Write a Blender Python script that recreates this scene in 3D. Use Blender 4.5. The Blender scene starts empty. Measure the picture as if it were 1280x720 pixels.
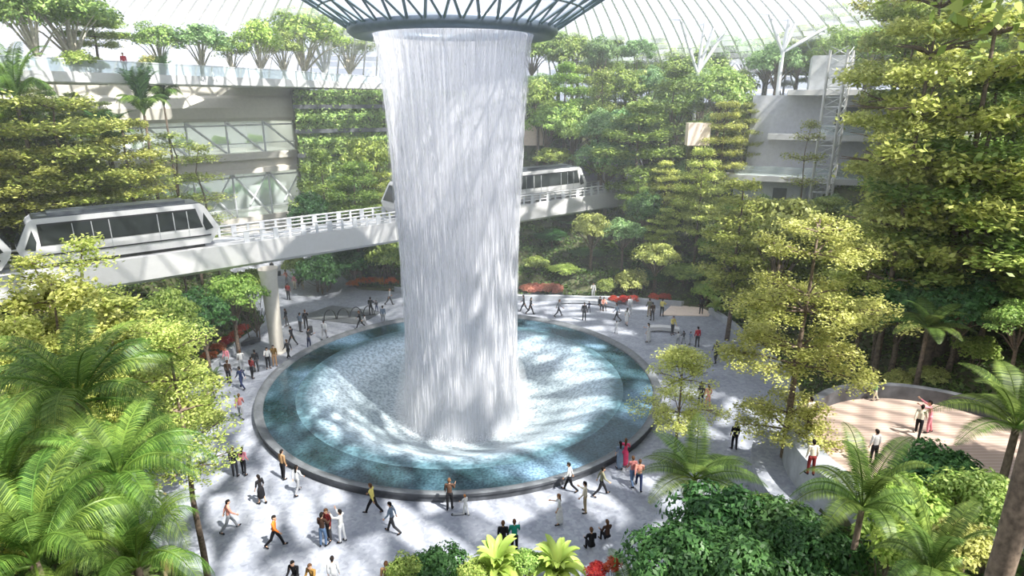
import bpy, math, random
import numpy as np
from mathutils import Vector, Matrix, Euler
rng = np.random.default_rng(7)
random.seed(7)
S = bpy.context.scene
COL = S.collection
PI = math.pi
# ------------------------------------------------------------------ camera model
CAM = Vector((3.62, -41.7, 20.0)); PITCH = math.radians(17.0); F = 780.0
cp, sp_ = math.cos(PITCH), math.sin(PITCH)
def ray(px, py):
    u = (px-640)/F; v = (360-py)/F
    return Vector((u, cp+v*sp_, -sp_+v*cp))
def at(px, py, z=None, Y=None, d=None):
    r = ray(px, py)
    if z is not None: t = (z-CAM.z)/r.z
    elif d is not None: t = d/r.y
    else: t = (Y-CAM.y)/r.y
    return CAM + r*t
def proj(p):
    q = Vector(p)-CAM
    dep = q.y*cp - q.z*sp_
    up = q.y*sp_ + q.z*cp
    if dep < .1: return (-9999, -9999, dep)
    return (640+F*q.x/dep, 360-F*up/dep, dep)
cd = bpy.data.cameras.new('camera'); cam = bpy.data.objects.new('camera', cd); COL.objects.link(cam)
cam.location = CAM; cam.rotation_euler = (PI/2-PITCH, 0, 0)
cd.sensor_width = 36; cd.lens = F/1280*36; cd.clip_end = 600; cd.clip_start = .2
S.camera = cam
# ------------------------------------------------------------------ materials
def newmat(name):
    m = bpy.data.materials.new(name); m.use_nodes = True
    nt = m.node_tree; nt.nodes.clear()
    out = nt.nodes.new('ShaderNodeOutputMaterial')
    return m, nt, out
def N(nt, typ, **kw):
    n = nt.nodes.new(typ)
    for k, v in kw.items():
        if k in n.inputs: n.inputs[k].default_value = v
        else: setattr(n, k, v)
    return n
def ramp(nt, stops):
    r = nt.nodes.new('ShaderNodeValToRGB'); e = r.color_ramp.elements
    while len(e) < len(stops): e.new(.5)
    for i, (p, c) in enumerate(stops):
        e[i].position = p; e[i].color = (*c, 1) if len(c) == 3 else c
    return r
def simple(name, col, rough=.6, metal=0, noise=.12, scale=3, spec=.4, bump=0):
    m, nt, out = newmat(name)
    b = N(nt, 'ShaderNodeBsdfPrincipled', Roughness=rough, Metallic=metal)
    b.inputs['Specular IOR Level'].default_value = spec
    tc = N(nt, 'ShaderNodeTexCoord')
    nz = N(nt, 'ShaderNodeTexNoise', Scale=scale, Detail=4)
    nt.links.new(tc.outputs['Object'], nz.inputs['Vector'])
    lo = tuple(max(0, c*(1-noise)) for c in col); hi = tuple(min(1, c*(1+noise)) for c in col)
    r = ramp(nt, [(.3, lo), (.7, hi)])
    nt.links.new(nz.outputs['Fac'], r.inputs['Fac']); nt.links.new(r.outputs['Color'], b.inputs['Base Color'])
    if bump:
        bp = N(nt, 'ShaderNodeBump', Strength=bump, Distance=.02)
        nt.links.new(nz.outputs['Fac'], bp.inputs['Height']); nt.links.new(bp.outputs['Normal'], b.inputs['Normal'])
    nt.links.new(b.outputs[0], out.inputs[0])
    return m
def leafmat(name, dark, light, trans=.38, hue=.018, val=.2):
    m, nt, out = newmat(name)
    g = N(nt, 'ShaderNodeNewGeometry'); oi = N(nt, 'ShaderNodeObjectInfo')
    r = ramp(nt, [(0, dark), (.55, tuple((a+b)/2 for a, b in zip(dark, light))), (1, light)])
    nt.links.new(g.outputs['Random Per Island'], r.inputs['Fac'])
    hs = N(nt, 'ShaderNodeHueSaturation')
    mh = N(nt, 'ShaderNodeMapRange'); mh.inputs['To Min'].default_value = .5-hue; mh.inputs['To Max'].default_value = .5+hue
    mv = N(nt, 'ShaderNodeMapRange'); mv.inputs['To Min'].default_value = 1-val; mv.inputs['To Max'].default_value = 1+val
    nt.links.new(oi.outputs['Random'], mh.inputs['Value'])
    ml = N(nt, 'ShaderNodeMath', operation='MULTIPLY'); ml.inputs[1].default_value = 7.31
    fr = N(nt, 'ShaderNodeMath', operation='FRACT')
    nt.links.new(oi.outputs['Random'], ml.inputs[0]); nt.links.new(ml.outputs[0], fr.inputs[0]); nt.links.new(fr.outputs[0], mv.inputs['Value'])
    nt.links.new(mh.outputs[0], hs.inputs['Hue']); nt.links.new(mv.outputs[0], hs.inputs['Value'])
    nt.links.new(r.outputs['Color'], hs.inputs['Color'])
    b = N(nt, 'ShaderNodeBsdfPrincipled', Roughness=.45); b.inputs['Specular IOR Level'].default_value = .35
    t = N(nt, 'ShaderNodeBsdfTranslucent'); mx = N(nt, 'ShaderNodeMixShader'); mx.inputs[0].default_value = trans
    nt.links.new(hs.outputs[0], b.inputs['Base Color'])
    gm = N(nt, 'ShaderNodeGamma', Gamma=.9); nt.links.new(hs.outputs[0], gm.inputs[0]); nt.links.new(gm.outputs[0], t.inputs['Color'])
    nt.links.new(b.outputs[0], mx.inputs[1]); nt.links.new(t.outputs[0], mx.inputs[2]); nt.links.new(mx.outputs[0], out.inputs[0])
    return m
M = {}
M['yellowgreen'] = leafmat('yellow_green_leaf', (.20, .27, .04), (.66, .70, .21))
M['pale'] = leafmat('pale_leaf', (.26, .31, .06), (.68, .70, .24))
M['mid'] = leafmat('mid_green_leaf', (.13, .23, .04), (.46, .57, .16))
M['bright'] = leafmat('bright_green_leaf', (.17, .30, .04), (.52, .64, .16))
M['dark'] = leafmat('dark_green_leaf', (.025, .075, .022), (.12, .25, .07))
M['blue'] = leafmat('blue_green_leaf', (.10, .22, .07), (.40, .56, .24))
M['palm'] = leafmat('palm_leaf', (.05, .12, .02), (.24, .38, .07))
M['fern'] = leafmat('fern_leaf', (.05, .10, .02), (.22, .32, .07))
M['lime'] = leafmat('lime_leaf', (.30, .46, .07), (.62, .74, .20), hue=.01, val=.08)
M['red'] = leafmat('red_leaf', (.40, .04, .02), (.72, .16, .06), hue=.02)
M['pinkred'] = leafmat('dusky_red_leaf', (.35, .12, .08), (.62, .28, .20), hue=.02)
M['orange'] = leafmat('orange_flower', (.55, .14, .02), (.85, .35, .06), hue=.02)
M['cover'] = leafmat('ground_cover_leaf', (.03, .07, .015), (.18, .27, .06), hue=.02)
M['bark'] = simple('bark', (.16, .12, .09), .9, scale=9, noise=.5, bump=.6)
M['palebark'] = simple('pale_bark', (.50, .46, .38), .9, scale=7, noise=.3, bump=.4)
M['stone'] = simple('grey_stone', (.36, .38, .41), .7, scale=2, noise=.15)
M['darkstone'] = simple('dark_stone', (.07, .075, .085), .5, scale=2, noise=.3)
M['lipstone'] = simple('lip_stone', (.13, .14, .15), .4, scale=4, noise=.2)
M['white'] = simple('white_paint', (.60, .60, .60), .45, noise=.03)
M['steelwhite'] = simple('white_steel', (.62, .64, .67), .4, noise=.04)
M['cream'] = simple('cream_plaster', (.58, .55, .49), .7, noise=.05)
M['warmwall'] = simple('warm_panel', (.78, .64, .54), .6, noise=.06)
M['violetgrey'] = simple('violet_grey_concrete', (.36, .36, .42), .8, noise=.1)
M['palegrey'] = simple('pale_grey_concrete', (.52, .53, .58), .8, noise=.08)
M['ringsteel'] = simple('ring_steel', (.20, .25, .32), .4, metal=.5, noise=.1)
M['ribsteel'] = simple('rib_steel', (.22, .29, .33), .45, metal=.3, noise=.06)
M['roofwhite'] = simple('roof_steel', (.85, .86, .90), .5, noise=.04)
M['soil'] = simple('soil', (.07, .075, .035), .95, noise=.5, scale=1.2)
M['trainroof'] = simple('train_roof', (.06, .07, .08), .35, noise=.1)
M['black'] = simple('black_trim', (.015, .016, .018), .4, noise=.1)
M['grille'] = simple('grey_ribbed_metal', (.45, .47, .48), .5)
def glassmat(name, col, alpha, rough=.08, white=0):
    m, nt, out = newmat(name)
    tr = N(nt, 'ShaderNodeBsdfTransparent'); tr.inputs['Color'].default_value = (*col, 1)
    b = N(nt, 'ShaderNodeBsdfPrincipled', Roughness=rough); b.inputs['Base Color'].default_value = (*[min(1, c*.9) for c in col], 1); b.inputs['Specular IOR Level'].default_value = .3
    lw = N(nt, 'ShaderNodeLayerWeight', Blend=.35)
    mr = N(nt, 'ShaderNodeMapRange'); mr.inputs['To Min'].default_value = 1-alpha; mr.inputs['To Max'].default_value = min(1, 1-alpha+.45)
    nt.links.new(lw.outputs['Facing'], mr.inputs['Value'])
    mx = N(nt, 'ShaderNodeMixShader'); nt.links.new(mr.outputs[0], mx.inputs[0])
    nt.links.new(tr.outputs[0], mx.inputs[1]); nt.links.new(b.outputs[0], mx.inputs[2]); nt.links.new(mx.outputs[0], out.inputs[0])
    return m
M['glass'] = glassmat('clear_glass', (.86, .92, .92), .75)
M['trainglass'] = glassmat('train_glass', (.05, .06, .06), .35, .05)
def roofglass(name, lo, hi):
    # made-up white cover: opacity varies at random from pane to pane
    m, nt, out = newmat(name)
    g = N(nt, 'ShaderNodeNewGeometry')
    tr = N(nt, 'ShaderNodeBsdfTransparent'); tr.inputs['Color'].default_value = (.95, .97, 1, 1)
    d = N(nt, 'ShaderNodeBsdfDiffuse'); d.inputs['Color'].default_value = (.56, .57, .63, 1)
    t = N(nt, 'ShaderNodeBsdfTranslucent'); t.inputs['Color'].default_value = (.50, .52, .59, 1)
    a = N(nt, 'ShaderNodeMixShader'); a.inputs[0].default_value = .6
    nt.links.new(d.outputs[0], a.inputs[1]); nt.links.new(t.outputs[0], a.inputs[2])
    mr = N(nt, 'ShaderNodeMapRange'); mr.inputs['To Min'].default_value = lo; mr.inputs['To Max'].default_value = hi
    mr.clamp = True; cl = N(nt, 'ShaderNodeClamp'); nt.links.new(mr.outputs[0], cl.inputs[0])
    nt.links.new(g.outputs['Random Per Island'], mr.inputs['Value'])
    mx = N(nt, 'ShaderNodeMixShader'); nt.links.new(cl.outputs[0], mx.inputs[0])
    nt.links.new(tr.outputs[0], mx.inputs[1]); nt.links.new(a.outputs[0], mx.inputs[2]); nt.links.new(mx.outputs[0], out.inputs[0])
    return m
M['roofglass'] = roofglass('dapple_roof_glass', -1.7, 1.7)  # wide opacity spread added to break the sunlight into floor dapples
M['funnelglass'] = roofglass('funnel_glass', .45, .75)
M['louvre'] = roofglass('louvre_glass', .25, .65)

def stone_floor():
    m, nt, out = newmat('plaza_stone')
    tc = N(nt, 'ShaderNodeTexCoord')
    b = N(nt, 'ShaderNodeBsdfPrincipled', Roughness=.55); b.inputs['Specular IOR Level'].default_value = .3
    n1 = N(nt, 'ShaderNodeTexNoise', Scale=.35, Detail=5, Roughness=.6)
    v = N(nt, 'ShaderNodeTexVoronoi', Scale=5.5)
    nt.links.new(tc.outputs['Object'], n1.inputs['Vector']); nt.links.new(tc.outputs['Object'], v.inputs['Vector'])
    r1 = ramp(nt, [(.3, (.26, .28, .325)), (.7, (.40, .42, .465))])
    nt.links.new(n1.outputs['Fac'], r1.inputs['Fac'])
    r2 = ramp(nt, [(0, (.72, .72, .75)), (1, (1.0, 1.0, 1.0))])
    sep = N(nt, 'ShaderNodeSeparateColor'); nt.links.new(v.outputs['Color'], sep.inputs[0]); nt.links.new(sep.outputs[0], r2.inputs['Fac'])
    mx = N(nt, 'ShaderNodeMix', data_type='RGBA', blend_type='MULTIPLY'); mx.inputs[0].default_value = 1
    nt.links.new(r1.outputs[0], mx.inputs[6]); nt.links.new(r2.outputs[0], mx.inputs[7])
    nt.links.new(mx.outputs[2], b.inputs['Base Color']); nt.links.new(b.outputs[0], out.inputs[0])
    return m
M['plaza'] = stone_floor()
def water_mat():
    m, nt, out = newmat('pool_water')
    tc = N(nt, 'ShaderNodeTexCoord')
    n1 = N(nt, 'ShaderNodeTexNoise', Scale=.22, Detail=4); n2 = N(nt, 'ShaderNodeTexNoise', Scale=7, Detail=3)
    for n in (n1, n2): nt.links.new(tc.outputs['Object'], n.inputs['Vector'])
    r1 = ramp(nt, [(.38, (.014, .036, .04)), (.54, (.05, .10, .125)), (.70, (.18, .29, .39))])
    nt.links.new(n1.outputs['Fac'], r1.inputs['Fac'])
    r2 = ramp(nt, [(.3, (.35, .4, .45)), (.7, (1.25, 1.25, 1.25))])
    nt.links.new(n2.outputs['Fac'], r2.inputs['Fac'])
    mx = N(nt, 'ShaderNodeMix', data_type='RGBA', blend_type='MULTIPLY'); mx.inputs[0].default_value = 1
    nt.links.new(r1.outputs[0], mx.inputs[6]); nt.links.new(r2.outputs[0], mx.inputs[7])
    b = N(nt, 'ShaderNodeBsdfPrincipled', Roughness=.12); b.inputs['IOR'].default_value = 1.33
    nt.links.new(mx.outputs[2], b.inputs['Base Color'])
    bp = N(nt, 'ShaderNodeBump', Strength=.35, Distance=.06)
    n3 = N(nt, 'ShaderNodeTexNoise', Scale=4, Detail=4); nt.links.new(tc.outputs['Object'], n3.inputs['Vector'])
    nt.links.new(n3.outputs['Fac'], bp.inputs['Height']); nt.links.new(bp.outputs[0], b.inputs['Normal'])
    nt.links.new(b.outputs[0], out.inputs[0])
    return m
M['water'] = water_mat()
def foam_mat():
    m, nt, out = newmat('foaming_water')
    tc = N(nt, 'ShaderNodeTexCoord')
    n1 = N(nt, 'ShaderNodeTexNoise', Scale=.6, Detail=5); n2 = N(nt, 'ShaderNodeTexNoise', Scale=5, Detail=4)
    for n in (n1, n2): nt.links.new(tc.outputs['Object'], n.inputs['Vector'])
    mp = N(nt, 'ShaderNodeMapping'); mp.inputs['Scale'].default_value = (1, 1, 0); nt.links.new(tc.outputs['Object'], mp.inputs[0])
    ln = N(nt, 'ShaderNodeVectorMath', operation='LENGTH'); nt.links.new(mp.outputs[0], ln.inputs[0])
    ad = N(nt, 'ShaderNodeMath', operation='MULTIPLY_ADD'); nt.links.new(n1.outputs['Fac'], ad.inputs[0]); ad.inputs[1].default_value = 1.6; nt.links.new(ln.outputs['Value'], ad.inputs[2])
    rr = N(nt, 'ShaderNodeMapRange'); rr.inputs['From Min'].default_value = 4.5; rr.inputs['From Max'].default_value = 12.2; nt.links.new(ad.outputs[0], rr.inputs['Value'])
    base = ramp(nt, [(0, (.62, .66, .69)), (.22, (.36, .42, .45)), (.45, (.27, .33, .36)), (.66, (.43, .51, .56)), (.82, (.34, .44, .51)), (.97, (.07, .14, .17))])
    nt.links.new(rr.outputs[0], base.inputs['Fac'])
    sp = ramp(nt, [(.36, (.40, .45, .48)), (.50, (.95, .95, .95)), (.62, (1.35, 1.35, 1.35))]); nt.links.new(n2.outputs['Fac'], sp.inputs['Fac'])
    mx = N(nt, 'ShaderNodeMix', data_type='RGBA', blend_type='MULTIPLY'); mx.inputs[0].default_value = .75
    nt.links.new(base.outputs[0], mx.inputs[6]); nt.links.new(sp.outputs[0], mx.inputs[7])
    b = N(nt, 'ShaderNodeBsdfPrincipled', Roughness=.35)
    bp = N(nt, 'ShaderNodeBump', Strength=.5, Distance=.08); nt.links.new(n2.outputs['Fac'], bp.inputs['Height']); nt.links.new(bp.outputs[0], b.inputs['Normal'])
    nt.links.new(mx.outputs[2], b.inputs['Base Color']); nt.links.new(b.outputs[0], out.inputs[0])
    return m
M['foam'] = foam_mat()
def fall_mat(name, lo, hi, su, sv):
    m, nt, out = newmat(name)
    uv = N(nt, 'ShaderNodeUVMap')
    mp = N(nt, 'ShaderNodeMapping'); mp.inputs['Scale'].default_value = (su, sv, 1)
    nz = N(nt, 'ShaderNodeTexNoise', Scale=1, Detail=4, Roughness=.65)
    nt.links.new(uv.outputs[0], mp.inputs[0]); nt.links.new(mp.outputs[0], nz.inputs['Vector'])
    mr = N(nt, 'ShaderNodeMapRange'); mr.inputs['From Min'].default_value = .36; mr.inputs['From Max'].default_value = .62
    mr.inputs['To Min'].default_value = lo; mr.inputs['To Max'].default_value = hi
    nt.links.new(nz.outputs['Fac'], mr.inputs['Value'])
    d = N(nt, 'ShaderNodeBsdfDiffuse'); d.inputs['Color'].default_value = (.76, .77, .82, 1)
    t = N(nt, 'ShaderNodeBsdfTranslucent'); t.inputs['Color'].default_value = (.76, .77, .82, 1)
    a = N(nt, 'ShaderNodeMixShader'); a.inputs[0].default_value = .5
    nt.links.new(d.outputs[0], a.inputs[1]); nt.links.new(t.outputs[0], a.inputs[2])
    tr = N(nt, 'ShaderNodeBsdfTransparent')
    mx = N(nt, 'ShaderNodeMixShader'); nt.links.new(mr.outputs[0], mx.inputs[0])
    nt.links.new(tr.outputs[0], mx.inputs[1]); nt.links.new(a.outputs[0], mx.inputs[2]); nt.links.new(mx.outputs[0], out.inputs[0])
    return m
M['fall_outer'] = fall_mat('falling_water', .12, .62, 7, .08)
M['fall_inner'] = fall_mat('falling_water_dense', .38, .92, 4, .05)
M['spray'] = simple('white_spray', (.80, .81, .85), .5, noise=.02)
def deck_mat():
    m, nt, out = newmat('pinkish_deck')
    tc = N(nt, 'ShaderNodeTexCoord'); w = N(nt, 'ShaderNodeTexWave', Scale=1.2, Distortion=.4, Detail=2)
    w.bands_direction = 'Y'
    nt.links.new(tc.outputs['Object'], w.inputs['Vector'])
    r = ramp(nt, [(0, (.38, .28, .23)), (.4, (.44, .33, .275)), (1, (.47, .36, .30))])
    nt.links.new(w.outputs['Fac'], r.inputs['Fac'])
    b = N(nt, 'ShaderNodeBsdfPrincipled', Roughness=.6); nt.links.new(r.outputs[0], b.inputs['Base Color']); nt.links.new(b.outputs[0], out.inputs[0])
    return m
M['deck'] = deck_mat()
# ------------------------------------------------------------------ object helpers
def tag(o, label=None, cat=None, group=None, kind=None):
    if label: o['label'] = label
    if cat: o['category'] = cat
    if group: o['group'] = group
    if kind: o['kind'] = kind
    return o
def empty(name, loc, rz=0, label=None, cat=None, group=None):
    o = bpy.data.objects.new(name, None); COL.objects.link(o); o.location = loc; o.rotation_euler = (0, 0, rz)
    o.empty_display_size = .2
    return tag(o, label, cat, group)
def link(name, me, parent=None, mats=None, loc=None, rot=None, scale=None):
    o = bpy.data.objects.new(name, me); COL.objects.link(o)
    if parent is not None: o.parent = parent
    if loc is not None: o.location = loc
    if rot is not None: o.rotation_euler = rot
    if scale is not None: o.scale = scale
    if mats:
        for i, m in enumerate(mats):
            o.material_slots[i].link = 'OBJECT'; o.material_slots[i].material = m
    return o
def mesh_np(name, V, Fc, mats, smooth=False, mi=None):
    """V (n,3), Fc (m,k) one face size."""
    me = bpy.data.meshes.new(name)
    V = np.asarray(V, dtype=np.float32); Fc = np.asarray(Fc, dtype=np.int32)
    k = Fc.shape[1]
    me.vertices.add(len(V)); me.vertices.foreach_set('co', V.ravel())
    me.loops.add(Fc.size); me.loops.foreach_set('vertex_index', Fc.ravel())
    me.polygons.add(len(Fc)); me.polygons.foreach_set('loop_start', np.arange(0, Fc.size, k, dtype=np.int32))
    try: me.polygons.foreach_set('loop_total', np.full(len(Fc), k, dtype=np.int32))
    except Exception: pass
    if mi is not None: me.polygons.foreach_set('material_index', np.asarray(mi, dtype=np.int32))
    if smooth: me.polygons.foreach_set('use_smooth', np.ones(len(Fc), dtype=bool))
    for m in (mats if isinstance(mats, (list, tuple)) else [mats]): me.materials.append(m)
    me.update(calc_edges=True); me.validate()
    return me
class MB:
    def __init__(s): s.v = []; s.f = []; s.mi = []; s.cur = 0
    def add(s, vs, fs):
        o = len(s.v); s.v += [tuple(v) for v in vs]
        s.f += [tuple(i+o for i in f) for f in fs]; s.mi += [s.cur]*len(fs)
    def box(s, c, size, rz=0, M4=None):
        hx, hy, hz = [a/2 for a in size]
        vs = [Vector((x, y, z)) for x in (-hx, hx) for y in (-hy, hy) for z in (-hz, hz)]
        R = Matrix.Rotation(rz, 4, 'Z'); vs = [R@v+Vector(c) for v in vs]
        if M4 is not None: vs = [M4@v for v in vs]
        s.add(vs, [(0,1,3,2),(4,6,7,5),(0,4,5,1),(2,3,7,6),(0,2,6,4),(1,5,7,3)])
    def tube(s, pts, rad, n=8, cap=True, flat=1.0):
        pts = [Vector(p) for p in pts]; rad = rad if isinstance(rad, (list, tuple)) else [rad]*len(pts)
        base = len(s.v); prev = None
        for i, p in enumerate(pts):
            t = (pts[min(i+1, len(pts)-1)]-pts[max(i-1, 0)])
            t = t.normalized() if t.length > 1e-9 else Vector((0, 0, 1))
            ref = prev if prev is not None else (Vector((0, 0, 1)) if abs(t.z) < .9 else Vector((1, 0, 0)))
            a = (ref - t*ref.dot(t))
            a = a.normalized() if a.length > 1e-6 else t.orthogonal().normalized()
            b = t.cross(a); prev = a
            for k in range(n):
                w = 2*PI*k/n; s.v.append(tuple(p+a*(rad[i]*math.cos(w))+b*(rad[i]*math.sin(w)*flat)))
        for i in range(len(pts)-1):
            for k in range(n):
                q = base+i*n; s.f.append((q+k, q+(k+1) % n, q+n+(k+1) % n, q+n+k)); s.mi.append(s.cur)
        if cap:
            s.f.append(tuple(base+k for k in range(n))[::-1]); s.f.append(tuple(base+(len(pts)-1)*n+k for k in range(n))); s.mi += [s.cur]*2
    def lathe(s, prof, n=96, a0=0, a1=2*PI, c=(0, 0)):
        full = abs(a1-a0-2*PI) < 1e-6; m = n if full else n+1; base = len(s.v)
        for r, z in prof:
            for k in range(m):
                w = a0+(a1-a0)*k/n; s.v.append((c[0]+r*math.cos(w), c[1]+r*math.sin(w), z))
        for i in range(len(prof)-1):
            for k in range(n):
                k2 = (k+1) % m if full else k+1
                s.f.append((base+i*m+k, base+i*m+k2, base+(i+1)*m+k2, base+(i+1)*m+k)); s.mi.append(s.cur)
    def prism(s, poly, z0, z1):
        n = len(poly); vs = [(x, y, z0) for x, y in poly]+[(x, y, z1) for x, y in poly]
        s.add(vs, [tuple(range(n))[::-1], tuple(range(n, 2*n))]+[(i, (i+1) % n, n+(i+1) % n, n+i) for i in range(n)])
    def extr(s, poly3, off):
        n = len(poly3); p = [Vector(v) for v in poly3]; q = [v+Vector(off) for v in p]
        s.add(p+q, [tuple(range(n))[::-1], tuple(range(n, 2*n))]+[(i, (i+1) % n, n+(i+1) % n, n+i) for i in range(n)])
    def mesh(s, name, mats, smooth=False):
        me = bpy.data.meshes.new(name); me.from_pydata(s.v, [], s.f)
        for m in (mats if isinstance(mats, (list, tuple)) else [mats]): me.materials.append(m)
        me.polygons.foreach_set('material_index', s.mi)
        if smooth: me.polygons.foreach_set('use_smooth', [True]*len(me.polygons))
        me.update(); me.validate(); return me
    def build(s, name, mats, parent=None, smooth=False, **kw): return link(name, s.mesh(name, mats, smooth), parent, **kw)
def struct(o, label=None, cat=None): return tag(o, label, cat, None, 'structure')
# ------------------------------------------------------------------ terrain
R0T = [(-180, 19.4), (-174, 19.2), (-150, 20.5), (-133, 21.5), (-110, 22.6), (-90, 23.3), (-66, 22.0), (-45, 20.8), (-35, 21.6), (-20, 22.5), (0, 24), (18, 25), (30, 27), (37, 28), (45, 25.5), (52, 24), (60, 22), (76, 20), (90, 21), (108, 22.8), (118, 26), (128, 30), (140, 24), (150, 21.5), (165, 20), (180, 19.4)]
SLT = [(-180, .50), (-130, .42), (-90, .33), (-50, .33), (-25, .45), (0, .5), (40, .45), (60, .40), (90, .38), (120, .40), (150, .5), (180, .5)]
TA, TB = (-60., -26.7), (16., 36.)          # plan line of the train beam
tdx, tdy = TB[0]-TA[0], TB[1]-TA[1]; tl = math.hypot(tdx, tdy); tdx /= tl; tdy /= tl
DECK = (24.6, -15.1, 5.9)
def seg_dist(x, y, ax, ay, bx, by):
    dx, dy = bx-ax, by-ay; t = np.clip(((x-ax)*dx+(y-ay)*dy)/(dx*dx+dy*dy), 0, 1)
    return np.hypot(x-ax-t*dx, y-ay-t*dy)
def R0f(phi): return np.interp(phi, [a for a, _ in R0T], [b for _, b in R0T])
def hgt(x, y):
    x = np.asarray(x, float); y = np.asarray(y, float)
    r = np.hypot(x, y); phi = np.degrees(np.arctan2(y, x))
    t = r-R0f(phi); s = np.interp(phi, [a for a, _ in SLT], [b for _, b in SLT])
    raw = s*t+.45*np.clip(t-13, 0, None); raw = np.minimum(raw, 19.2)
    k = np.floor(raw/1.5); f = raw/1.5-k
    h = 1.5*(k+np.clip((f-.55)/.45, 0, 1)**1.5)+.25
    h = np.where(t > 0, h, 0)
    # cuttings: track, passage at the back left, deck terrace
    dt = seg_dist(x, y, TA[0], TA[1], TB[0]+6, TB[1]+5)
    h = np.minimum(h, np.where(dt < 4.2, 5.6, 5.6+1.1*(dt-4.2)))
    dc = seg_dist(x, y, -15, 16, -27, 36)
    h = np.minimum(h, np.clip((dc-5.5)*1.2, 0, None))
    h = np.where(dc < 5.5, -.12, h)
    dd = np.hypot(x-DECK[0], y-DECK[1])
    h = np.where(dd < 6.8, 3.2, h)
    return h
def h1(x, y): return float(hgt(x, y))
nph, nr = 300, 130
PH = np.linspace(-PI, PI, nph, endpoint=False)
V = []
tt = np.concatenate([[0.0, .02], np.linspace(.3, 62, nr-2)])
for p in PH:
    r0 = R0f(math.degrees(p)); rr = r0+tt
    x = rr*np.cos(p); y = rr*np.sin(p); z = hgt(x, y); z[0] = -.15
    V.append(np.stack([x, y, z], 1))
V = np.concatenate(V); I = np.arange(nph*nr).reshape(nph, nr); I2 = np.roll(I, -1, 0)
Fc = np.stack([I[:, :-1].ravel(), I[:, 1:].ravel(), I2[:, 1:].ravel(), I2[:, :-1].ravel()], 1)
struct(link('ground_hillside', mesh_np('ground_hillside', V, Fc, M['soil'], True)), 'planted hillside terraces of dark soil rising around the plaza', 'hillside')
# plaza floor
b = MB(); b.lathe([(13.9, 0), (50, 0), (50, -.3)], 160)
struct(b.build('floor', M['plaza']), 'grey stone plaza floor around the round pool', 'floor')
# planter kerb along the edge of the plaza, left open at the passage
def kerb(a0, a1, name, hgt_=.55, w=.35, mat='stone', off=0.):
    b = MB(); n = max(8, int(abs(a1-a0)/2)); L = []
    for i in range(n+1):
        a = a0+(a1-a0)*i/n; r = float(R0f(((a+180) % 360)-180))+off; ca, sa = math.cos(math.radians(a)), math.sin(math.radians(a))
        L.append([((r+dr)*ca, (r+dr)*sa, z) for dr, z in ((-w, 0), (-w, hgt_), (0.1, hgt_), (0.1, 0))])
    vs = [p for q in L for p in q]; fs = []
    for i in range(n):
        for k in range(4): fs.append((i*4+k, i*4+(k+1) % 4, i*4+4+(k+1) % 4, i*4+4+k))
    fs += [(3, 2, 1, 0), (n*4, n*4+1, n*4+2, n*4+3)]
    b.add(vs, fs); return b.build(name, M[mat])
struct(kerb(40, 112, 'trim_1'), 'low grey planter wall behind the pool', 'planter wall')
struct(kerb(143, 236, 'trim_2'), 'low grey planter wall on the train beam side', 'planter wall')
struct(kerb(238, 318, 'trim_3'), 'low grey planter wall nearest the viewer', 'planter wall')
struct(kerb(322, 394, 'trim_4'), 'low grey planter wall on the deck side', 'planter wall')
# ------------------------------------------------------------------ pool
b = MB(); b.lathe([(13.62, -.6), (13.62, .30), (13.68, .40), (14.12, .52), (14.20, .50)], 180)
rim = b.build('pool_rim', M['lipstone'], None, True)
struct(rim, 'round stone rim of the pool', 'pool rim')
b = MB(); b.lathe([(14.20, .50), (14.20, .36), (14.12, .33), (14.12, 0)], 180); o = b.build('rim_wall', M['darkstone'], rim)
b = MB(); b.lathe([(13.64, .30), (12.6, .305), (11.9, .30), (11.6, .30)], 180)
struct(b.build('water_ring', M['water'], None, True), 'rippling teal water in the outer ring of the pool', 'water')
b = MB(); b.lathe([(11.6, .30), (10.9, .28), (10.4, .20), (9.9, .02), (9.2, -.32), (8.2, -.85), (7.0, -1.45), (5.8, -2.0), (4.5, -2.4), (3, -2.6), (.01, -2.6)], 180)
struct(b.build('water_bowl', M['foam'], None, True), 'pale foaming water sliding down the sunken bowl under the waterfall', 'water')
# ------------------------------------------------------------------ waterfall
wf = empty('waterfall', (0, 0, 0), 0, 'tall white column of falling water pouring from the roof ring into the pool', 'waterfall')
WP = [(4.96, 23.72), (4.85, 23.3), (4.62, 21.5), (4.35, 18), (4.15, 14), (3.95, 9), (3.9, 4.5), (4.0, 1.2), (4.15, -1.0), (4.3, -2.35)]
def curtain(name, k, mat, seed, rag):
    rs = np.random.default_rng(seed); n, mz = 220, 60
    zs = np.linspace(23.7, -2.4, mz); pr = np.interp(-zs, [-z for _, z in WP], [r for r, _ in WP])
    lump = 1+rag*(np.convolve(rs.normal(size=n+8), np.ones(9)/9, 'valid'))
    V = []; UV = []
    for z, r in zip(zs, pr):
        a = np.linspace(0, 2*PI, n+1); l = np.append(lump, lump[0]); fade = min(1, (23.7-z)/5)
        rr = r*k*(1+(l-1)*fade)
        V.append(np.stack([rr*np.cos(a), rr*np.sin(a), np.full(n+1, z)], 1)); UV.append(np.stack([a*4.5, np.full(n+1, z)], 1))
    V = np.concatenate(V); UV = np.concatenate(UV); I = np.arange(mz*(n+1)).reshape(mz, n+1)
    Fc = np.stack([I[:-1, :-1].ravel(), I[1:, :-1].ravel(), I[1:, 1:].ravel(), I[:-1, 1:].ravel()], 1)
    me = mesh_np(name, V, Fc, mat, True); u = me.uv_layers.new(name='UVMap')
    u.data.foreach_set('uv', UV[Fc.ravel()].astype(np.float32).ravel())
    return link(name, me, wf)
curtain('outer_curtain', 1.0, M['fall_outer'], 1, .05)
curtain('inner_curtain', .93, M['fall_inner'], 2, .04)
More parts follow.
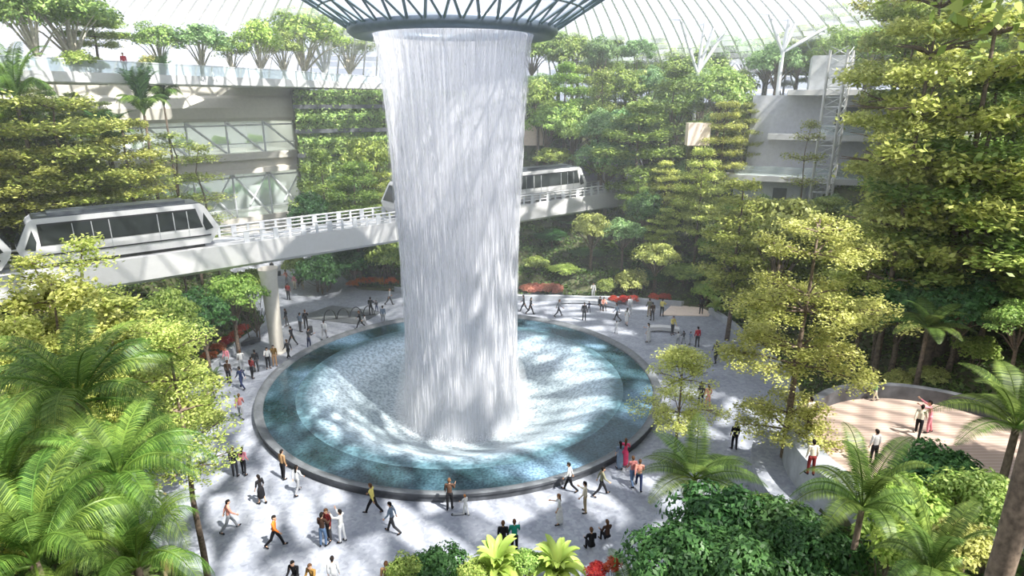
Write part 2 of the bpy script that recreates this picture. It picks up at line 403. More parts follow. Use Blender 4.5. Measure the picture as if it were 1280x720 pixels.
def streaks(n, seed, rlo, rhi, lmin, lmax, wmin, wmax, zlo, zhi):
    rs = np.random.default_rng(seed)
    z = rs.uniform(zlo, zhi, n); a = rs.uniform(0, 2*PI, n); r = np.interp(-z, [-q for _, q in WP], [q for q, _ in WP])*rs.uniform(rlo, rhi, n)
    L = rs.uniform(lmin, lmax, n)*np.clip((24.6-z)/12, .25, 1.2); w = rs.uniform(wmin, wmax, n)
    zt = np.minimum(z+L/2, 23.7); zb = z-L/2
    ctr = np.stack([r*np.cos(a), r*np.sin(a)], 1); V = np.zeros((n, 5, 3))
    for i in range(3):
        q = a+i*2*PI/3; V[:, i, 0] = ctr[:, 0]+w*np.cos(q); V[:, i, 1] = ctr[:, 1]+w*np.sin(q); V[:, i, 2] = (zt+zb)/2-L*.1
    V[:, 3, :2] = ctr; V[:, 3, 2] = zt; V[:, 4, :2] = ctr; V[:, 4, 2] = zb
    F0 = np.array([(0, 1, 3), (1, 2, 3), (2, 0, 3), (1, 0, 4), (2, 1, 4), (0, 2, 4)])
    return V.reshape(-1, 3), (F0[None]+5*np.arange(n)[:, None, None]).reshape(-1, 3)
V, Fc = streaks(8000, 3, .96, 1.03, .8, 3.4, .005, .013, -2, 23.4)
o = link('streaks', mesh_np('streaks', V, Fc, M['spray']), wf); o['kind'] = 'stuff'
# splash where the column lands
rs = np.random.default_rng(5); n = 2500
a = rs.uniform(0, 2*PI, n); r = 4.3+np.abs(rs.normal(0, .5, n)); z = -2.4+np.abs(rs.normal(0, .35, n))*np.exp(-(r-4.3)/1.2)+np.clip(r-4.6, 0, 9)*.38; w = rs.uniform(.01, .03, n)
ctr = np.stack([r*np.cos(a), r*np.sin(a), z], 1); O = np.array([(1, 0, 0), (-1, 0, 0), (0, 1, 0), (0, -1, 0), (0, 0, 1.6), (0, 0, -1.6)])
V = (ctr[:, None]+O[None]*w[:, None, None]).reshape(-1, 3); F0 = np.array([(0, 2, 4), (2, 1, 4), (1, 3, 4), (3, 0, 4), (2, 0, 5), (1, 2, 5), (3, 1, 5), (0, 3, 5)])
o = link('splash', mesh_np('splash', V, (F0[None]+6*np.arange(n)[:, None, None]).reshape(-1, 3), M['spray']), wf); o['kind'] = 'stuff'
mm, nt, out = newmat('spray_mist'); vs_ = N(nt, 'ShaderNodeVolumeScatter'); vs_.inputs['Color'].default_value = (.97, .98, 1, 1); vs_.inputs['Density'].default_value = .13
nt.links.new(vs_.outputs[0], out.inputs['Volume'])
b = MB(); b.lathe([(.01, -2.62), (4.7, -2.38), (5.1, -1.8), (4.8, .0), (4.3, 2.2), (.01, 2.8)], 64); o = b.build('spray_cloud', mm, wf, True); o['kind'] = 'stuff'
# ------------------------------------------------------------------ roof
RP = [(6.2, 23.85), (8, 25.0), (10.5, 26.5), (13.5, 28.1), (17.5, 29.8), (22, 31.2), (27, 32.1), (33, 32.3), (39, 31.6), (41, 31.2)]
OUT = [(41, 31.2), (42.2, 30.92), (43.4, 30.62), (44.6, 30.3), (45.8, 29.98), (47, 29.64), (48.2, 29.28), (49.4, 28.9), (50.3, 28.58), (51.2, 28.25), (52.4, 27.8), (53.6, 27.3), (54.8, 26.8), (56, 26.2), (57.3, 25.5), (58.6, 24.8), (60, 24), (62, 22.6), (64.5, 20.6), (67, 18), (70, 14), (72, 9), (73, 3)]
RP2 = []
for i in range(4, len(RP)-1):
    for k in (0, 1): RP2.append((RP[i][0]+(RP[i+1][0]-RP[i][0])*k/2, RP[i][1]+(RP[i+1][1]-RP[i][1])*k/2+(.12 if k else 0)))
RP2.append(RP[-1])
roof = empty('roof_shell', (0, 0, 0)); struct(roof, 'white steel and glass gridshell roof dipping down to the ring over the waterfall', 'roof')
def pt(r, z, w): return Vector((r*math.cos(w), r*math.sin(w), z))
def lattice(prof, n, rad, name, mat, gname, gmat, radial=False, flip=0, rings=True):
    b = MB(); V = []; Fq = []
    for i, (r, z) in enumerate(prof):
        off = (.5 if i % 2 else 0)
        for k in range(n): 
            w = 2*PI*(k+off)/n
            if rings and i: b.tube([pt(r, z, w), pt(r, z, 2*PI*(k+1+off)/n)], rad*.8, 4, False)
            if i < len(prof)-1:
                r2, z2 = prof[i+1]; o2 = (.5 if (i+1) % 2 else 0)
                p = pt(r, z, w)
                ks = (k, k-1) if i % 2 == 0 else (k+1, k)
                qs = [pt(r2, z2, 2*PI*(kk+o2)/n) for kk in ks]
                for q in qs: b.tube([p, q], rad, 4, False)
                nx = pt(r, z, 2*PI*(k+1+off)/n)
                bse = len(V); V += [p, qs[1], qs[0]]; Fq.append((bse, bse+1, bse+2))
                bse = len(V); V += [p, qs[0], nx]; Fq.append((bse, bse+1, bse+2))
    b.build(name, mat, roof)
    link(gname, mesh_np(gname, np.array([tuple(v) for v in V])*1.0+np.array([0, 0, rad]), Fq, gmat), roof)
lattice(RP[:5], 40, .085, 'funnel_ribs', M['ribsteel'], 'funnel_glass', M['funnelglass'], rings=True)
lattice(RP2, 110, .11, 'grid_ribs', M['roofwhite'], 'roof_glass', M['roofglass'])
# outer part: meridian ribs carrying white glass louvres
b = MB(); n = 200
for k in range(n):
    w = 2*PI*k/n
    b.tube([pt(r, z, w) for r, z in OUT], .12, 4, False)
b.build('meridian_ribs', M['roofwhite'], roof)
V = []; Fq = []
for i in range(len(OUT)-1):
    (r, z), (r2, z2) = OUT[i], OUT[i+1]
    for k in range(n):
        w1, w2 = 2*PI*(k+.04)/n, 2*PI*(k+.96)/n; b0 = len(V)
        ra, za = r+(r2-r)*.12, z+(z2-z)*.12; rb, zb = r+(r2-r)*.80, z+(z2-z)*.80
        bow = .25
        V += [pt(ra, za+.25, w1), pt(ra, za+.25, w2), pt(rb, zb+.1, w2), pt(rb, zb+.1, w1)]; Fq.append((b0, b0+1, b0+2, b0+3))
link('louvre_glass', mesh_np('louvre_glass', np.array([tuple(v) for v in V]), Fq, M['louvre']), roof)
# ring at the bottom of the funnel
b = MB(); b.lathe([(6.30, 24.32), (6.46, 24.2), (6.46, 23.75), (6.15, 23.5), (5.05, 23.62), (4.95, 23.72), (4.95, 24.2), (6.30, 24.32)], 120)
struct(b.build('oculus_ring', M['ringsteel'], None, True), 'dark blue-grey steel ring at the bottom of the roof funnel', 'roof ring')
# ------------------------------------------------------------------ sun and sky
sun = bpy.data.lights.new('sun', 'SUN'); so = bpy.data.objects.new('sun', sun); COL.objects.link(so)
sun.energy = 15; sun.color = (1, .95, .86); sun.angle = math.radians(1.0)
dirv = Vector((-.58, .42, -1.05)).normalized(); so.rotation_euler = dirv.to_track_quat('-Z', 'Y').to_euler(); so.location = (40, -30, 60)
w = bpy.data.worlds.new('sky'); S.world = w; w.use_nodes = True; nt = w.node_tree; nt.nodes.clear()
wo = nt.nodes.new('ShaderNodeOutputWorld'); bg = nt.nodes.new('ShaderNodeBackground')
bg.inputs[0].default_value = (.80, .86, 1.0, 1); bg.inputs[1].default_value = 1.6
nt.links.new(bg.outputs[0], wo.inputs[0])
S.view_settings.view_transform = 'Standard'; S.view_settings.look = 'None'; S.view_settings.gamma = 1; S.view_settings.use_curve_mapping = False
S.view_settings.exposure = 0.0
S.cycles.max_bounces = 7; S.cycles.diffuse_bounces = 4; S.cycles.glossy_bounces = 2; S.cycles.transmission_bounces = 3; S.cycles.transparent_max_bounces = 10
S.cycles.caustics_reflective = False; S.cycles.caustics_refractive = False; S.cycles.sample_clamp_indirect = 6
# ------------------------------------------------------------------ train beam
def tp(s, off=0, z=0): return Vector((TA[0]+tdx*s-tdy*off, TA[1]+tdy*s+tdx*off, z))   # s along the beam, off to its far side
TRZ = math.atan2(tdy, tdx)
def sX(X): return (X-TA[0])/tdx
beam = empty('train_beam', (0, 0, 0)); struct(beam, 'white box girder carrying the train across behind the waterfall', 'train beam')
b = MB(); s0, s1 = 0, tl+3
prof = [(-1.75, 9.05), (1.75, 9.05), (1.75, 8.2), (1.35, 7.1), (-1.45, 7.1), (-1.75, 7.35)]
b.extr([tp(s0, o, z) for o, z in prof], tp(s1, 0, 0)-tp(s0, 0, 0)); b.build('girder', M['white'], beam)
b = MB(); sa = sX(-19.0)
for side in (-1.62, 1.62):
    for z in (9.35, 9.65, 9.95): b.tube([tp(sa if side < 0 else s0, side, z), tp(s1, side, z)], .05 if z < 9.9 else .08, 4)
b.build('guard_rail', M['white'], beam)
b = MB()
for i in range(int((s1-s0)/1.15)):
    s = s0+i*1.15
    for side in (-1.62, 1.62):
        if side < 0 and s < sa: continue
        p = tp(s, side, 9.5); b.box((p.x, p.y, 9.5), (.42 if i % 2 else .2, .08, .95), TRZ)
        if side < 0 and i % 2: q = tp(s+.3, side+.2, 9.3); b.box((q.x, q.y, 9.33), (.7, .1, .35), TRZ)
b.build('rail_posts', M['steelwhite'], beam)
b = MB(); b.extr([tp(s0, -.35, 9.05), tp(s0, .35, 9.05), tp(s0, .35, 9.15), tp(s0, -.35, 9.15)], tp(s1)-tp(s0)); b.build('guide_rail', M['stone'], beam)
# pier
p = at(347, 440, z=0); b = MB()
b.prism([(p.x+.62*math.cos(a)*1.1, p.y+.75*math.sin(a)) for a in np.linspace(0, 2*PI, 24, endpoint=False)], -.1, .12)
vs = []; K = 24
for z, k in ((.1, .82), (3.5, .88), (6.2, 1.0), (7.12, 1.2)):
    vs += [(p.x+.62*k*math.cos(2*PI*i/K), p.y+.75*k*math.sin(2*PI*i/K), z) for i in range(K)]
b.add(vs, [(j*K+i, j*K+(i+1) % K, (j+1)*K+(i+1) % K, (j+1)*K+i) for j in range(3) for i in range(K)])
o = b.build('beam_column', M['cream'], None, True); struct(o, 'smooth pale column standing by the pool under the train beam', 'column')
# ------------------------------------------------------------------ trains
CL = 12.4
def car_meshes():
    out = []
    Lh = CL/2; W = 1.38
    side = [(-Lh+.75, .12), (Lh-.75, .12), (Lh-.15, .9), (Lh, 1.35), (Lh-.85, 3.0), (Lh-1.15, 3.2), (-Lh+1.15, 3.2), (-Lh+.85, 3.0), (-Lh, 1.35), (-Lh+.15, .9)]
    def xin(y): return y
    b = MB()      # body shell: side walls lean in slightly at the top
    def w_at(z): return W-.10*max(0, (z-1.3))/1.9-(.12*max(0, (.9-z))/.8)
    L = [(x, -w_at(z), z) for x, z in side]; R = [(x, w_at(z), z) for x, z in side]; n = len(side)
    b.add(L+R, [tuple(range(n)), tuple(range(n, 2*n))[::-1]]+[(i, i+n, (i+1) % n+n, (i+1) % n) for i in range(n)])
    out.append(('body', b.mesh('car_body', M['white']), None))
    b = MB()      # dark roof cap
    rp = [(-Lh+.95, 3.02), (-Lh+1.2, 3.26), (Lh-1.2, 3.26), (Lh-.95, 3.02), (Lh-1.2, 3.12), (-Lh+1.2, 3.12)]
    b.extr([(x, -1.22, z) for x, z in rp], (0, 2.44, 0))
    b.box((0, 0, 3.36), (CL-4, 1.5, .22)); out.append(('roof', b.mesh('car_roof', M['trainroof']), None))
    b = MB()
    for sg in (-1, 1): b.box((0, sg*1.395, .78), (CL-1.3, .03, .09))
    b.box((0, 0, .05), (CL-2.2, 2.1, .3))
    for x in (-4, 4):
        for sg in (-.7, .7): b.tube([(x-.5, sg-.12, -.05), (x-.5, sg+.12, -.05)], .38, 12); b.tube([(x+.5, sg-.12, -.05), (x+.5, sg+.12, -.05)], .38, 12)
    out.append(('underframe', b.mesh('car_underframe', M['black']), None))
    wins = [(-4.75, -3.05), (-2.95, -1.95), (-1.85, -.95), (-.8, 2.05), (2.2, 3.1), (3.2, 4.05), (4.12, 4.95)]
    def yw(z): return w_at(z)+.012
    for sg in (-1, 1):
        b = MB()
        vs = [(-4.9, sg*yw(1.42), 1.42), (5.05, sg*yw(1.42), 1.42), (4.72, sg*yw(2.85), 2.85), (-4.9, sg*yw(2.85), 2.85)]
        b.extr(vs, (0, sg*.015, 0)); out.append(('window_band', b.mesh('car_window_band', M['black']), None))
        for x0, x1 in wins:
            b = MB(); x1t = x1-(.28 if x1 > 4.5 else 0)
            vs = [(x0, sg*(yw(1.5)+.017), 1.5), (x1, sg*(yw(1.5)+.017), 1.5), (x1t, sg*(yw(2.72)+.017), 2.72), (x0, sg*(yw(2.72)+.017), 2.72)]
            b.extr(vs, (0, sg*.012, 0)); out.append(('window', b.mesh('car_window', M['trainglass']), None))
        for e in (-1, 1):
            b = MB(); vs = [(e*(Lh-.98), sg*yw(1.25), 1.15), (e*(Lh-.42), sg*yw(1.3), 1.3), (e*(Lh-.98), sg*yw(2.5), 2.5), (e*(Lh-1.12), sg*yw(1.7), 1.7)]
            b.extr(vs, (0, sg*.02, 0)); out.append(('end_window', b.mesh('car_end_window', M['trainglass']), None))
        for x, lo_, hi_ in ((-3.0, .62, 2.72), (-.87, .62, 2.72), (2.12, .62, 2.72), (4.08, .62, 2.72), (-1.9, 1.45, 2.72), (3.15, 1.45, 2.72)):
            b = MB(); b.add([(x+dx, sg*(yw(z)+dy), z) for z in (lo_, 1.3, hi_) for dx, dy in ((-.025, 0), (.025, 0), (.025, .03), (-.025, .03))], [(q*4+k, q*4+(k+1) % 4, q*4+4+(k+1) % 4, q*4+4+k) for q in (0, 1) for k in range(4)]+[(3, 2, 1, 0), (8, 9, 10, 11)])
            out.append(('mullion', b.mesh('car_mullion', M['grille']), None))
    for e in (-1, 1):
        b = MB(); vs = [(e*(Lh-.06), -1.0, 1.5), (e*(Lh-.06), 1.0, 1.5), (e*(Lh-.78), .92, 2.85), (e*(Lh-.78), -.92, 2.85)]
        b.extr(vs, (e*.06, 0, .03)); out.append(('windscreen', b.mesh('car_windscreen', M['trainglass']), None))
    b = MB(); 
    for x in np.linspace(-4.2, 4.2, 7): b.box((x, .6, 1.0), (.5, .45, .5)); b.box((x+.2, .6, 1.4), (.1, .45, .6))
    return out
CARM = car_meshes()
def car(s, label, group=None):
    p = tp(s, 0, 9.2); r = empty('train_car', p, TRZ, label, 'train', group)
    for nm, me, _ in CARM: link(nm, me, r)
sc0 = sX(-24.5)
car(sc0, 'white and glass train car on the beam at the left, tree tops before it')
car(sc0-CL-.25, 'white train car cut off by the left border, its sloped nose showing')
sc1 = sX(6.6)
car(sc1, 'small distant white train car just right of the waterfall')
car(sc1-CL-.25, 'train car seen faintly through the falling water')
# ------------------------------------------------------------------ terrace building at the back left
A = Vector((-47, 19.5, 0)); Bv = Vector((-23.0, 44.5, 0)); fd = (Bv-A).normalized(); fn = Vector((fd.y, -fd.x, 0)); FL = (Bv-A).length
fac = empty('terrace_building', (0, 0, 0)); struct(fac, 'cream terrace building with truss windows beyond the train beam', 'building')
def fp(s, o, z): return A+fd*s+fn*o+Vector((0, 0, z))     # o>0 towards the atrium
def fbox(b, s0, s1, o0, o1, z0, z1):
    vs = [fp(s, o, z) for s in (s0, s1) for o in (o0, o1) for z in (z0, z1)]
    b.add(vs, [(0,1,3,2),(4,6,7,5),(0,4,5,1),(2,3,7,6),(0,2,6,4),(1,5,7,3)])
b = MB(); fbox(b, 0, FL, -12, 0, -.2, 4.8); fbox(b, 0, FL, -12, .3, 4.8, 5.4); b.build('lower_wall', M['cream'], fac)
b = MB(); fbox(b, 0, FL, -12, .7, 10.9, 11.5); fbox(b, 0, FL, -12, .25, 11.5, 12.6); fbox(b, 0, FL, -12, .9, 12.6, 13.4); b.build('middle_slab', M['cream'], fac)
b = MB()
prof = [(-12, 17.2), (.2, 17.2), (.9, 17.6), (1.1, 18.8), (.6, 19.9), (.1, 20.2), (.1, 21.6), (-14, 21.6), (-14, 20.2)]
b.extr([fp(0, o, z) for o, z in prof], fd*FL); b.build('upper_wall', M['cream'], fac)
b = MB(); fbox(b, FL-2.2, FL+.8, -12, .9, 5, 20.2); b.build('end_pier', M['cream'], fac)
b = MB(); fbox(b, 0, FL, -9, -8.8, 4.8, 17.3); b.build('inner_wall', M['white'], fac)
for (z0, z1) in ((5.4, 10.9), (13.4, 17.2)):
    b = MB(); n = 7; ds = (FL-2.2)/n
    for i in range(n+1): b.tube([fp(i*ds, -.2, z0), fp(i*ds, -.2, z1)], .13, 6)
    b.tube([fp(0, -.2, z1-.5), fp(FL, -.2, z1-.5)], .1, 6); b.tube([fp(0, -.1, z0+1.1), fp(FL, -.1, z0+1.1)], .06, 6)
    for i in range(n):
        b.tube([fp(i*ds, -.2, z1), fp((i+.95)*ds, -.2, z0)], .14, 6)
        if z0 < 10: b.tube([fp((i+1)*ds, -.2, z1), fp((i+.4)*ds, -.2, z0+1.5)], .1, 6)
    b.build('window_truss', M['steelwhite'], fac)
    b = MB(); fbox(b, 0, FL-2, -.42, -.38, z0, z1); b.build('window_pane', M['glass'], fac)
for z_, e_ in ((10.6, 2600), (16.9, 2600)):  # unseen area lights added inside to brighten the rooms behind the glass
    la = bpy.data.lights.new('interior_fill', 'AREA'); la.shape = 'RECTANGLE'; la.size = FL-4; la.size_y = 6; la.energy = e_; la.color = (1, .97, .92)
    lo_ = bpy.data.objects.new('interior_fill', la); COL.objects.link(lo_); lo_.location = fp(FL/2, -4.6, z_); lo_.rotation_euler = (0, 0, math.atan2(fd.y, fd.x))
# planted roof terrace over it: curved slab with glass rail
bal = [(-47, -14), (-42, -6), (-38, 1), (-34.5, 8), (-30.8, 16), (-26.8, 25), (-23, 35), (-20, 47), (-16.5, 57), (-13, 62)]
terr = empty('upper_terrace', (0, 0, 0)); struct(terr, 'curved planted upper terrace with glass railing at the left', 'terrace')
def smooth_pts(P, m=6):
    P = [Vector((*p, 0)) for p in P]; R = []
    for i in range(len(P)-1):
        p0 = P[max(i-1, 0)]; p1 = P[i]; p2 = P[i+1]; p3 = P[min(i+2, len(P)-1)]
        for k in range(m):
            t = k/m; R.append(.5*((2*p1)+(p2-p0)*t+(2*p0-5*p1+4*p2-p3)*t*t+(3*p1-p0-3*p2+p3)*t**3))
    return R+[P[-1]]
BP = smooth_pts(bal)
def nrm(i):
    t = (BP[min(i+1, len(BP)-1)]-BP[max(i-1, 0)]).normalized(); return Vector((-t.y, t.x, 0))   # outward, away from the pool
def strip(b, o0, o1, z0, z1, tilt=0):
    vs = []; n = len(BP)
    for i, p in enumerate(BP):
        q = nrm(i); vs += [p+q*o0+Vector((0, 0, z0)), p+q*o0+Vector((0, 0, z1)), p+q*o1+Vector((0, 0, z1)), p+q*o1+Vector((0, 0, z0))]
    fs = [(i*4+k, i*4+(k+1) % 4, i*4+4+(k+1) % 4, i*4+4+k) for i in range(n-1) for k in range(4)]+[(3, 2, 1, 0), (n*4-4, n*4-3, n*4-2, n*4-1)]
    b.add(vs, fs)
b = MB(); strip(b, 0, 7, 21.1, 21.6); b.build('slab', M['white'], terr)
b = MB(); strip(b, -.25, .1, 21.2, 22.0); b.build('fascia', M['white'], terr)
b = MB(); strip(b, -.15, -.1, 22.0, 22.95); b.build('glass_rail', M['glass'], terr)
b = MB(); strip(b, -.18, -.06, 22.95, 23.02)
for i in range(0, len(BP), 2): q = BP[i]+nrm(i)*-.12; b.tube([(q.x, q.y, 22), (q.x, q.y, 23)], .03, 5)
b.build('handrail', M['steelwhite'], terr)
b = MB(); strip(b, 1.0, 6.8, 21.6, 21.95); b.build('planting_bed', M['soil'], terr)
# green wall between the building and the waterfall
gw0, gw1 = at(374, 200, d=82), at(505, 200, d=88)
gw = MB(); gd = Vector((gw1.x-gw0.x, gw1.y-gw0.y, 0)).normalized(); gn = Vector((gd.y, -gd.x, 0)); GL = math.hypot(gw1.x-gw0.x, gw1.y-gw0.y)
def gp(s, o, z): return Vector((gw0.x, gw0.y, 0))+gd*s+gn*o+Vector((0, 0, z))
def gbox(b, s0, s1, o0, o1, z0, z1):
    vs = [gp(s, o, z) for s in (s0, s1) for o in (o0, o1) for z in (z0, z1)]
    b.add(vs, [(0,1,3,2),(4,6,7,5),(0,4,5,1),(2,3,7,6),(0,2,6,4),(1,5,7,3)])
gbox(gw, 0, GL+22, -6, 0, -.2, 20.9); gwo = gw.build('wall_garden', M['soil']); struct(gwo, 'wall covered in planting between the terrace building and the waterfall', 'wall')
b = MB()
for z in (12.6, 15.6, 18.6): gbox(b, -.2, GL+22, 0, .9, z, z+.5)
b.build('planter_ledge', M['darkstone'], gwo)
rs = np.random.default_rng(11)
def leaves(P, Nn, size, asp=.5, jit=.5, rs=rs):
    """diamond leaves at points P, facing about Nn"""
    n = len(P); Nn = Nn+rs.normal(0, jit, (n, 3)); Nn /= np.linalg.norm(Nn, axis=1)[:, None]
    d = rs.normal(size=(n, 3)); d -= (d*Nn).sum(1)[:, None]*Nn; d /= np.linalg.norm(d, axis=1)[:, None]; e = np.cross(Nn, d)
    s = (size*rs.uniform(.7, 1.3, n))[:, None]
    V = np.stack([P-d*s*.5, P+e*s*asp*.5-d*s*.05, P+d*s*.5, P-e*s*asp*.5-d*s*.05], 1)
    return V.reshape(-1, 3), np.arange(4*n).reshape(n, 4)
n = 42000
s = rs.uniform(0, GL+20, n); z = rs.uniform(3, 20.9, n); o = np.abs(rs.normal(0, .35, n))+.05
band = (np.sin(z*2.1+np.sin(s*.7))+rs.normal(0, .5, n)) > -1.1
o = np.where((z % 3) > 2.3, o+.7, o)
P = np.array([gw0.x, gw0.y, 0])+np.outer(s, gd)+np.outer(o, gn); P[:, 2] = z; P = P[band]
V, Fc = leaves(P, np.tile(np.array([gn.x, gn.y, .6]), (len(P), 1)), .42)
o_ = link('wall_foliage', mesh_np('wall_foliage', V, Fc, M['mid']), gwo); o_['kind'] = 'stuff'
# ------------------------------------------------------------------ terraces and mast at the back right
rb = empty('terraced_block', (0, 0, 0)); struct(rb, 'pale grey terraced block with slab edges beyond the trees at the upper right', 'building')
c0 = at(926, 150, d=72); c1 = at(1130, 150, d=66); rd = Vector((c1.x-c0.x, c1.y-c0.y, 0)).normalized(); rn = Vector((rd.y, -rd.x, 0)); RL = math.hypot(c1.x-c0.x, c1.y-c0.y)
def rp_(s, o, z): return Vector((c0.x, c0.y, 0))+rd*s+rn*o+Vector((0, 0, z))
def rbox(b, s0, s1, o0, o1, z0, z1):
    vs = [rp_(s, o, z) for s in (s0, s1) for o in (o0, o1) for z in (z0, z1)]
    b.add(vs, [(0,1,3,2),(4,6,7,5),(0,4,5,1),(2,3,7,6),(0,2,6,4),(1,5,7,3)])
b = MB(); rbox(b, 1, RL+6, -10, -1, 8, 20.2); rbox(b, 0, RL, -10, 1.0, 5, 11.2); b.build('wall', M['palegrey'], rb)
b = MB(); rbox(b, 4.5, RL+6, -10, 1.6, 20.2, 20.75); rbox(b, 3, RL+4, -8, 1.2, 15.6, 16.2); rbox(b, -1, RL+1, -8, 2.4, 11.2, 11.8); b.build('slab_edges', M['white'], rb)
b = MB(); rbox(b, 6.5, 10.5, -7, -.5, 20.75, 24.2); b.build('stair_head', M['grille'], rb)
b = MB(); rbox(b, 4.2, 5.6, .98, 1.06, 8, 10.4); rbox(b, 9.5, 12.5, -1, -.94, 16.4, 19); b.build('door_opening', M['darkstone'], rb)
b = MB(); rbox(b, 0, RL, 2.2, 2.25, 11.8, 12.8); rbox(b, 8, RL+4, 1.0, 1.05, 16.2, 17.2); b.build('glass_rail', M['glass'], rb)
b = MB()
for i in range(14): q = rp_(7+i*.42, 1.1, 0); b.box((q.x, q.y, 9.3), (.12, .12, 3.4))
b.build('louvres', M['grille'], rb)
mast = empty('lattice_mast', (0, 0, 0), 0, 'tall white three-legged lattice mast rising at the pale terraced block', 'mast')
m0 = at(1036, 180, d=62); ML = []
for dx, dy in ((-1.1, 0), (.1, -.9), (1.2, .3)):
    x, y = m0.x+dx, m0.y+dy; b = MB(); b.tube([(x, y, h1(x, y)-.1), (x, y, 24.2)], .13, 8); b.build('leg', M['white'], mast); ML.append((x, y))
for i in range(3):
    b = MB()
    for z in np.arange(11, 23.9, .9):
        p, q = ML[i], ML[(i+1) % 3]
        if 1: b.tube([(p[0], p[1], z), (q[0], q[1], z)], .04, 5); b.tube([(p[0], p[1], z), (q[0], q[1], z+.9)], .035, 5)
    b.build('bracing', M['steelwhite'], mast)
# warm panels and pale post among the trees
for (x0, x1, y0, y1, d_, lab) in ((655, 679, 155, 182, 84, 'small beige wall panel between trees right of the waterfall'), (859, 889, 154, 182, 70, 'beige wall panel among the trees in the middle of the right bank')):
    p = at(x0, y1, d=d_); q = at(x1, y0, d=d_); b = MB(); b.box(((p.x+q.x)/2, p.y+.6, (p.z+q.z)/2), (q.x-p.x, 1.2, q.z-p.z));
    pw = b.build('panel_wall', M['warmwall']); struct(pw, lab, 'wall'); b = MB(); b.box(((p.x+q.x)/2, p.y+.9, p.z-4.5), (q.x-p.x-.5, .6, 9)); b.build('base', M['soil'], pw)
p = at(1199, 215, d=45); q = at(1199, 152, d=45); b = MB(); b.box((p.x, p.y, (p.z+q.z)/2-2), (1.0, 1.0, q.z-p.z+4)); b.box((p.x, p.y, q.z-.9), (1.12, 1.12, .35))
struct(b.build('pale_post', M['white']), 'pale square post among the trees at the right', 'post')
# grey wall at the far end of the beam
p = at(700, 245, d=84); q = at(800, 190, d=84); b = MB(); b.box(((p.x+q.x)/2, p.y+1, (p.z+q.z)/2-1.5), (q.x-p.x+2, 2, q.z-p.z+3)); b.box(((p.x+q.x)/2, p.y+.9, q.z+.1), (q.x-p.x+2.4, 2.3, .3))
struct(b.build('wall_portal', M['violetgrey']), 'grey wall where the train beam enters the hillside', 'wall')
# ------------------------------------------------------------------ branching columns under the roof
def rz_(x, y): 
    r = math.hypot(x, y); P = RP+OUT[1:]; return float(np.interp(r, [a for a, _ in P], [c for _, c in P]))
def vcol(px, py, d, tops, lab, zb=None):
    p = at(px, py, d=d); e = empty('branching_column', (p.x, p.y, 0)); struct(e, lab, 'column')
    b = MB(); zb_ = h1(p.x, p.y)-.2 if zb is None else zb; b.tube([(0, 0, zb_), (0, 0, p.z+.3)], .24, 12); b.build('base', M['steelwhite'], e)
    for tx, ty in tops:
        q = at(tx, ty, d=d); x, y = q.x, q.y; dirn = (q-p); 
        t = 1.0
        for _ in range(60):
            r = p+dirn*t
            if r.z > rz_(r.x, r.y)-.2: break
            t += .06
        b = MB(); v = (p+dirn*t)-Vector((p.x, p.y, 0)); v0 = p-Vector((p.x, p.y, 0)); md = (v0+v)/2
        b.tube([v0, v0.lerp(v, .3), md, v], [.14, .22, .22, .13], 10); b.build('branch', M['steelwhite'], e)
vcol(872, 92, 84, [(846, 10), (884, 10), (900, 12), (912, 30)], 'white branching column rising from treetops, the one nearer the waterfall on its right')
vcol(978, 66, 78, [(957, 5), (990, 8), (1003, 10), (1034, 34)], 'white branching column rising from treetops beside the lattice mast')
vcol(408, 96, 90, [(380, 12), (402, 40), (416, 40), (384, 60)], 'white branching column on the upper terrace left of the waterfall', 21.6)
# ------------------------------------------------------------------ timber deck
b = MB(); b.lathe([(.01, 3.45), (DECK[2], 3.45), (DECK[2], 3.1)], 72, c=DECK[:2])
struct(b.build('round_deck', M['deck']), 'round pinkish timber deck terrace at the lower right', 'deck')
b = MB(); b.lathe([(DECK[2]-.05, 3.3), (DECK[2]-.05, 3.62), (DECK[2]+1.1, 3.5), (DECK[2]+1.15, 3.2), (DECK[2]+1.2, 1.6)], 80, math.radians(150), math.radians(262), DECK[:2])
struct(b.build('deck_kerb', M['stone'], None, False), 'broad grey stone rim along the deck edge facing the pool', 'kerb')
b = MB(); b.lathe([(DECK[2]+1.0, 1.75), (DECK[2]+2.7, 1.75), (DECK[2]+2.75, 0)], 80, math.radians(140), math.radians(256), DECK[:2])
struct(b.build('deck_step', M['plaza'], None, False), 'blue-grey stone step curving below the deck rim', 'step')
b = MB(); b.lathe([(DECK[2]-.05, 3.3), (DECK[2]-.05, 4.25), (DECK[2]+.4, 4.25), (DECK[2]+.4, 3)], 80, math.radians(-12), math.radians(140), DECK[:2])
struct(b.build('deck_wall', M['darkstone'], None, False), 'low curved dark wall behind the deck', 'wall')
# ------------------------------------------------------------------ benches and small plaza furniture
def arc_bench(px, py, L, rz, lab, mat='darkstone', h=.45, w=.7):
    p = at(px, py, z=0); e = empty('stone_bench', p, rz, lab, 'bench', None); b = MB()
    n = 12; vs = []
    for i in range(n+1):
        x = -L/2+L*i/n; c = .12*L*(1-(2*i/n-1)**2); vs += [(x, c-w/2, 0.12), (x, c-w/2, h), (x, c+w/2, h), (x, c+w/2, 0.12)]
    b.add(vs, [(i*4+k, i*4+(k+1) % 4, i*4+4+(k+1) % 4, i*4+4+k) for i in range(n) for k in range(4)]+[(3, 2, 1, 0), (n*4, n*4+1, n*4+2, n*4+3)])
    b.build('seat', M[mat], e)
    for x in (-L*.35, L*.35): b = MB(); b.box((x, .12*L*.5, .06), (.3, w*.7, .14)); b.build('leg', M['darkstone'], e)
arc_bench(676, 373, 4.5, .1, 'dark curved bench by the dusky red hedge right of the waterfall')
arc_bench(735, 382, 5.5, -.25, 'long dark curved bench with people behind the pool, right of the waterfall', 'stone')
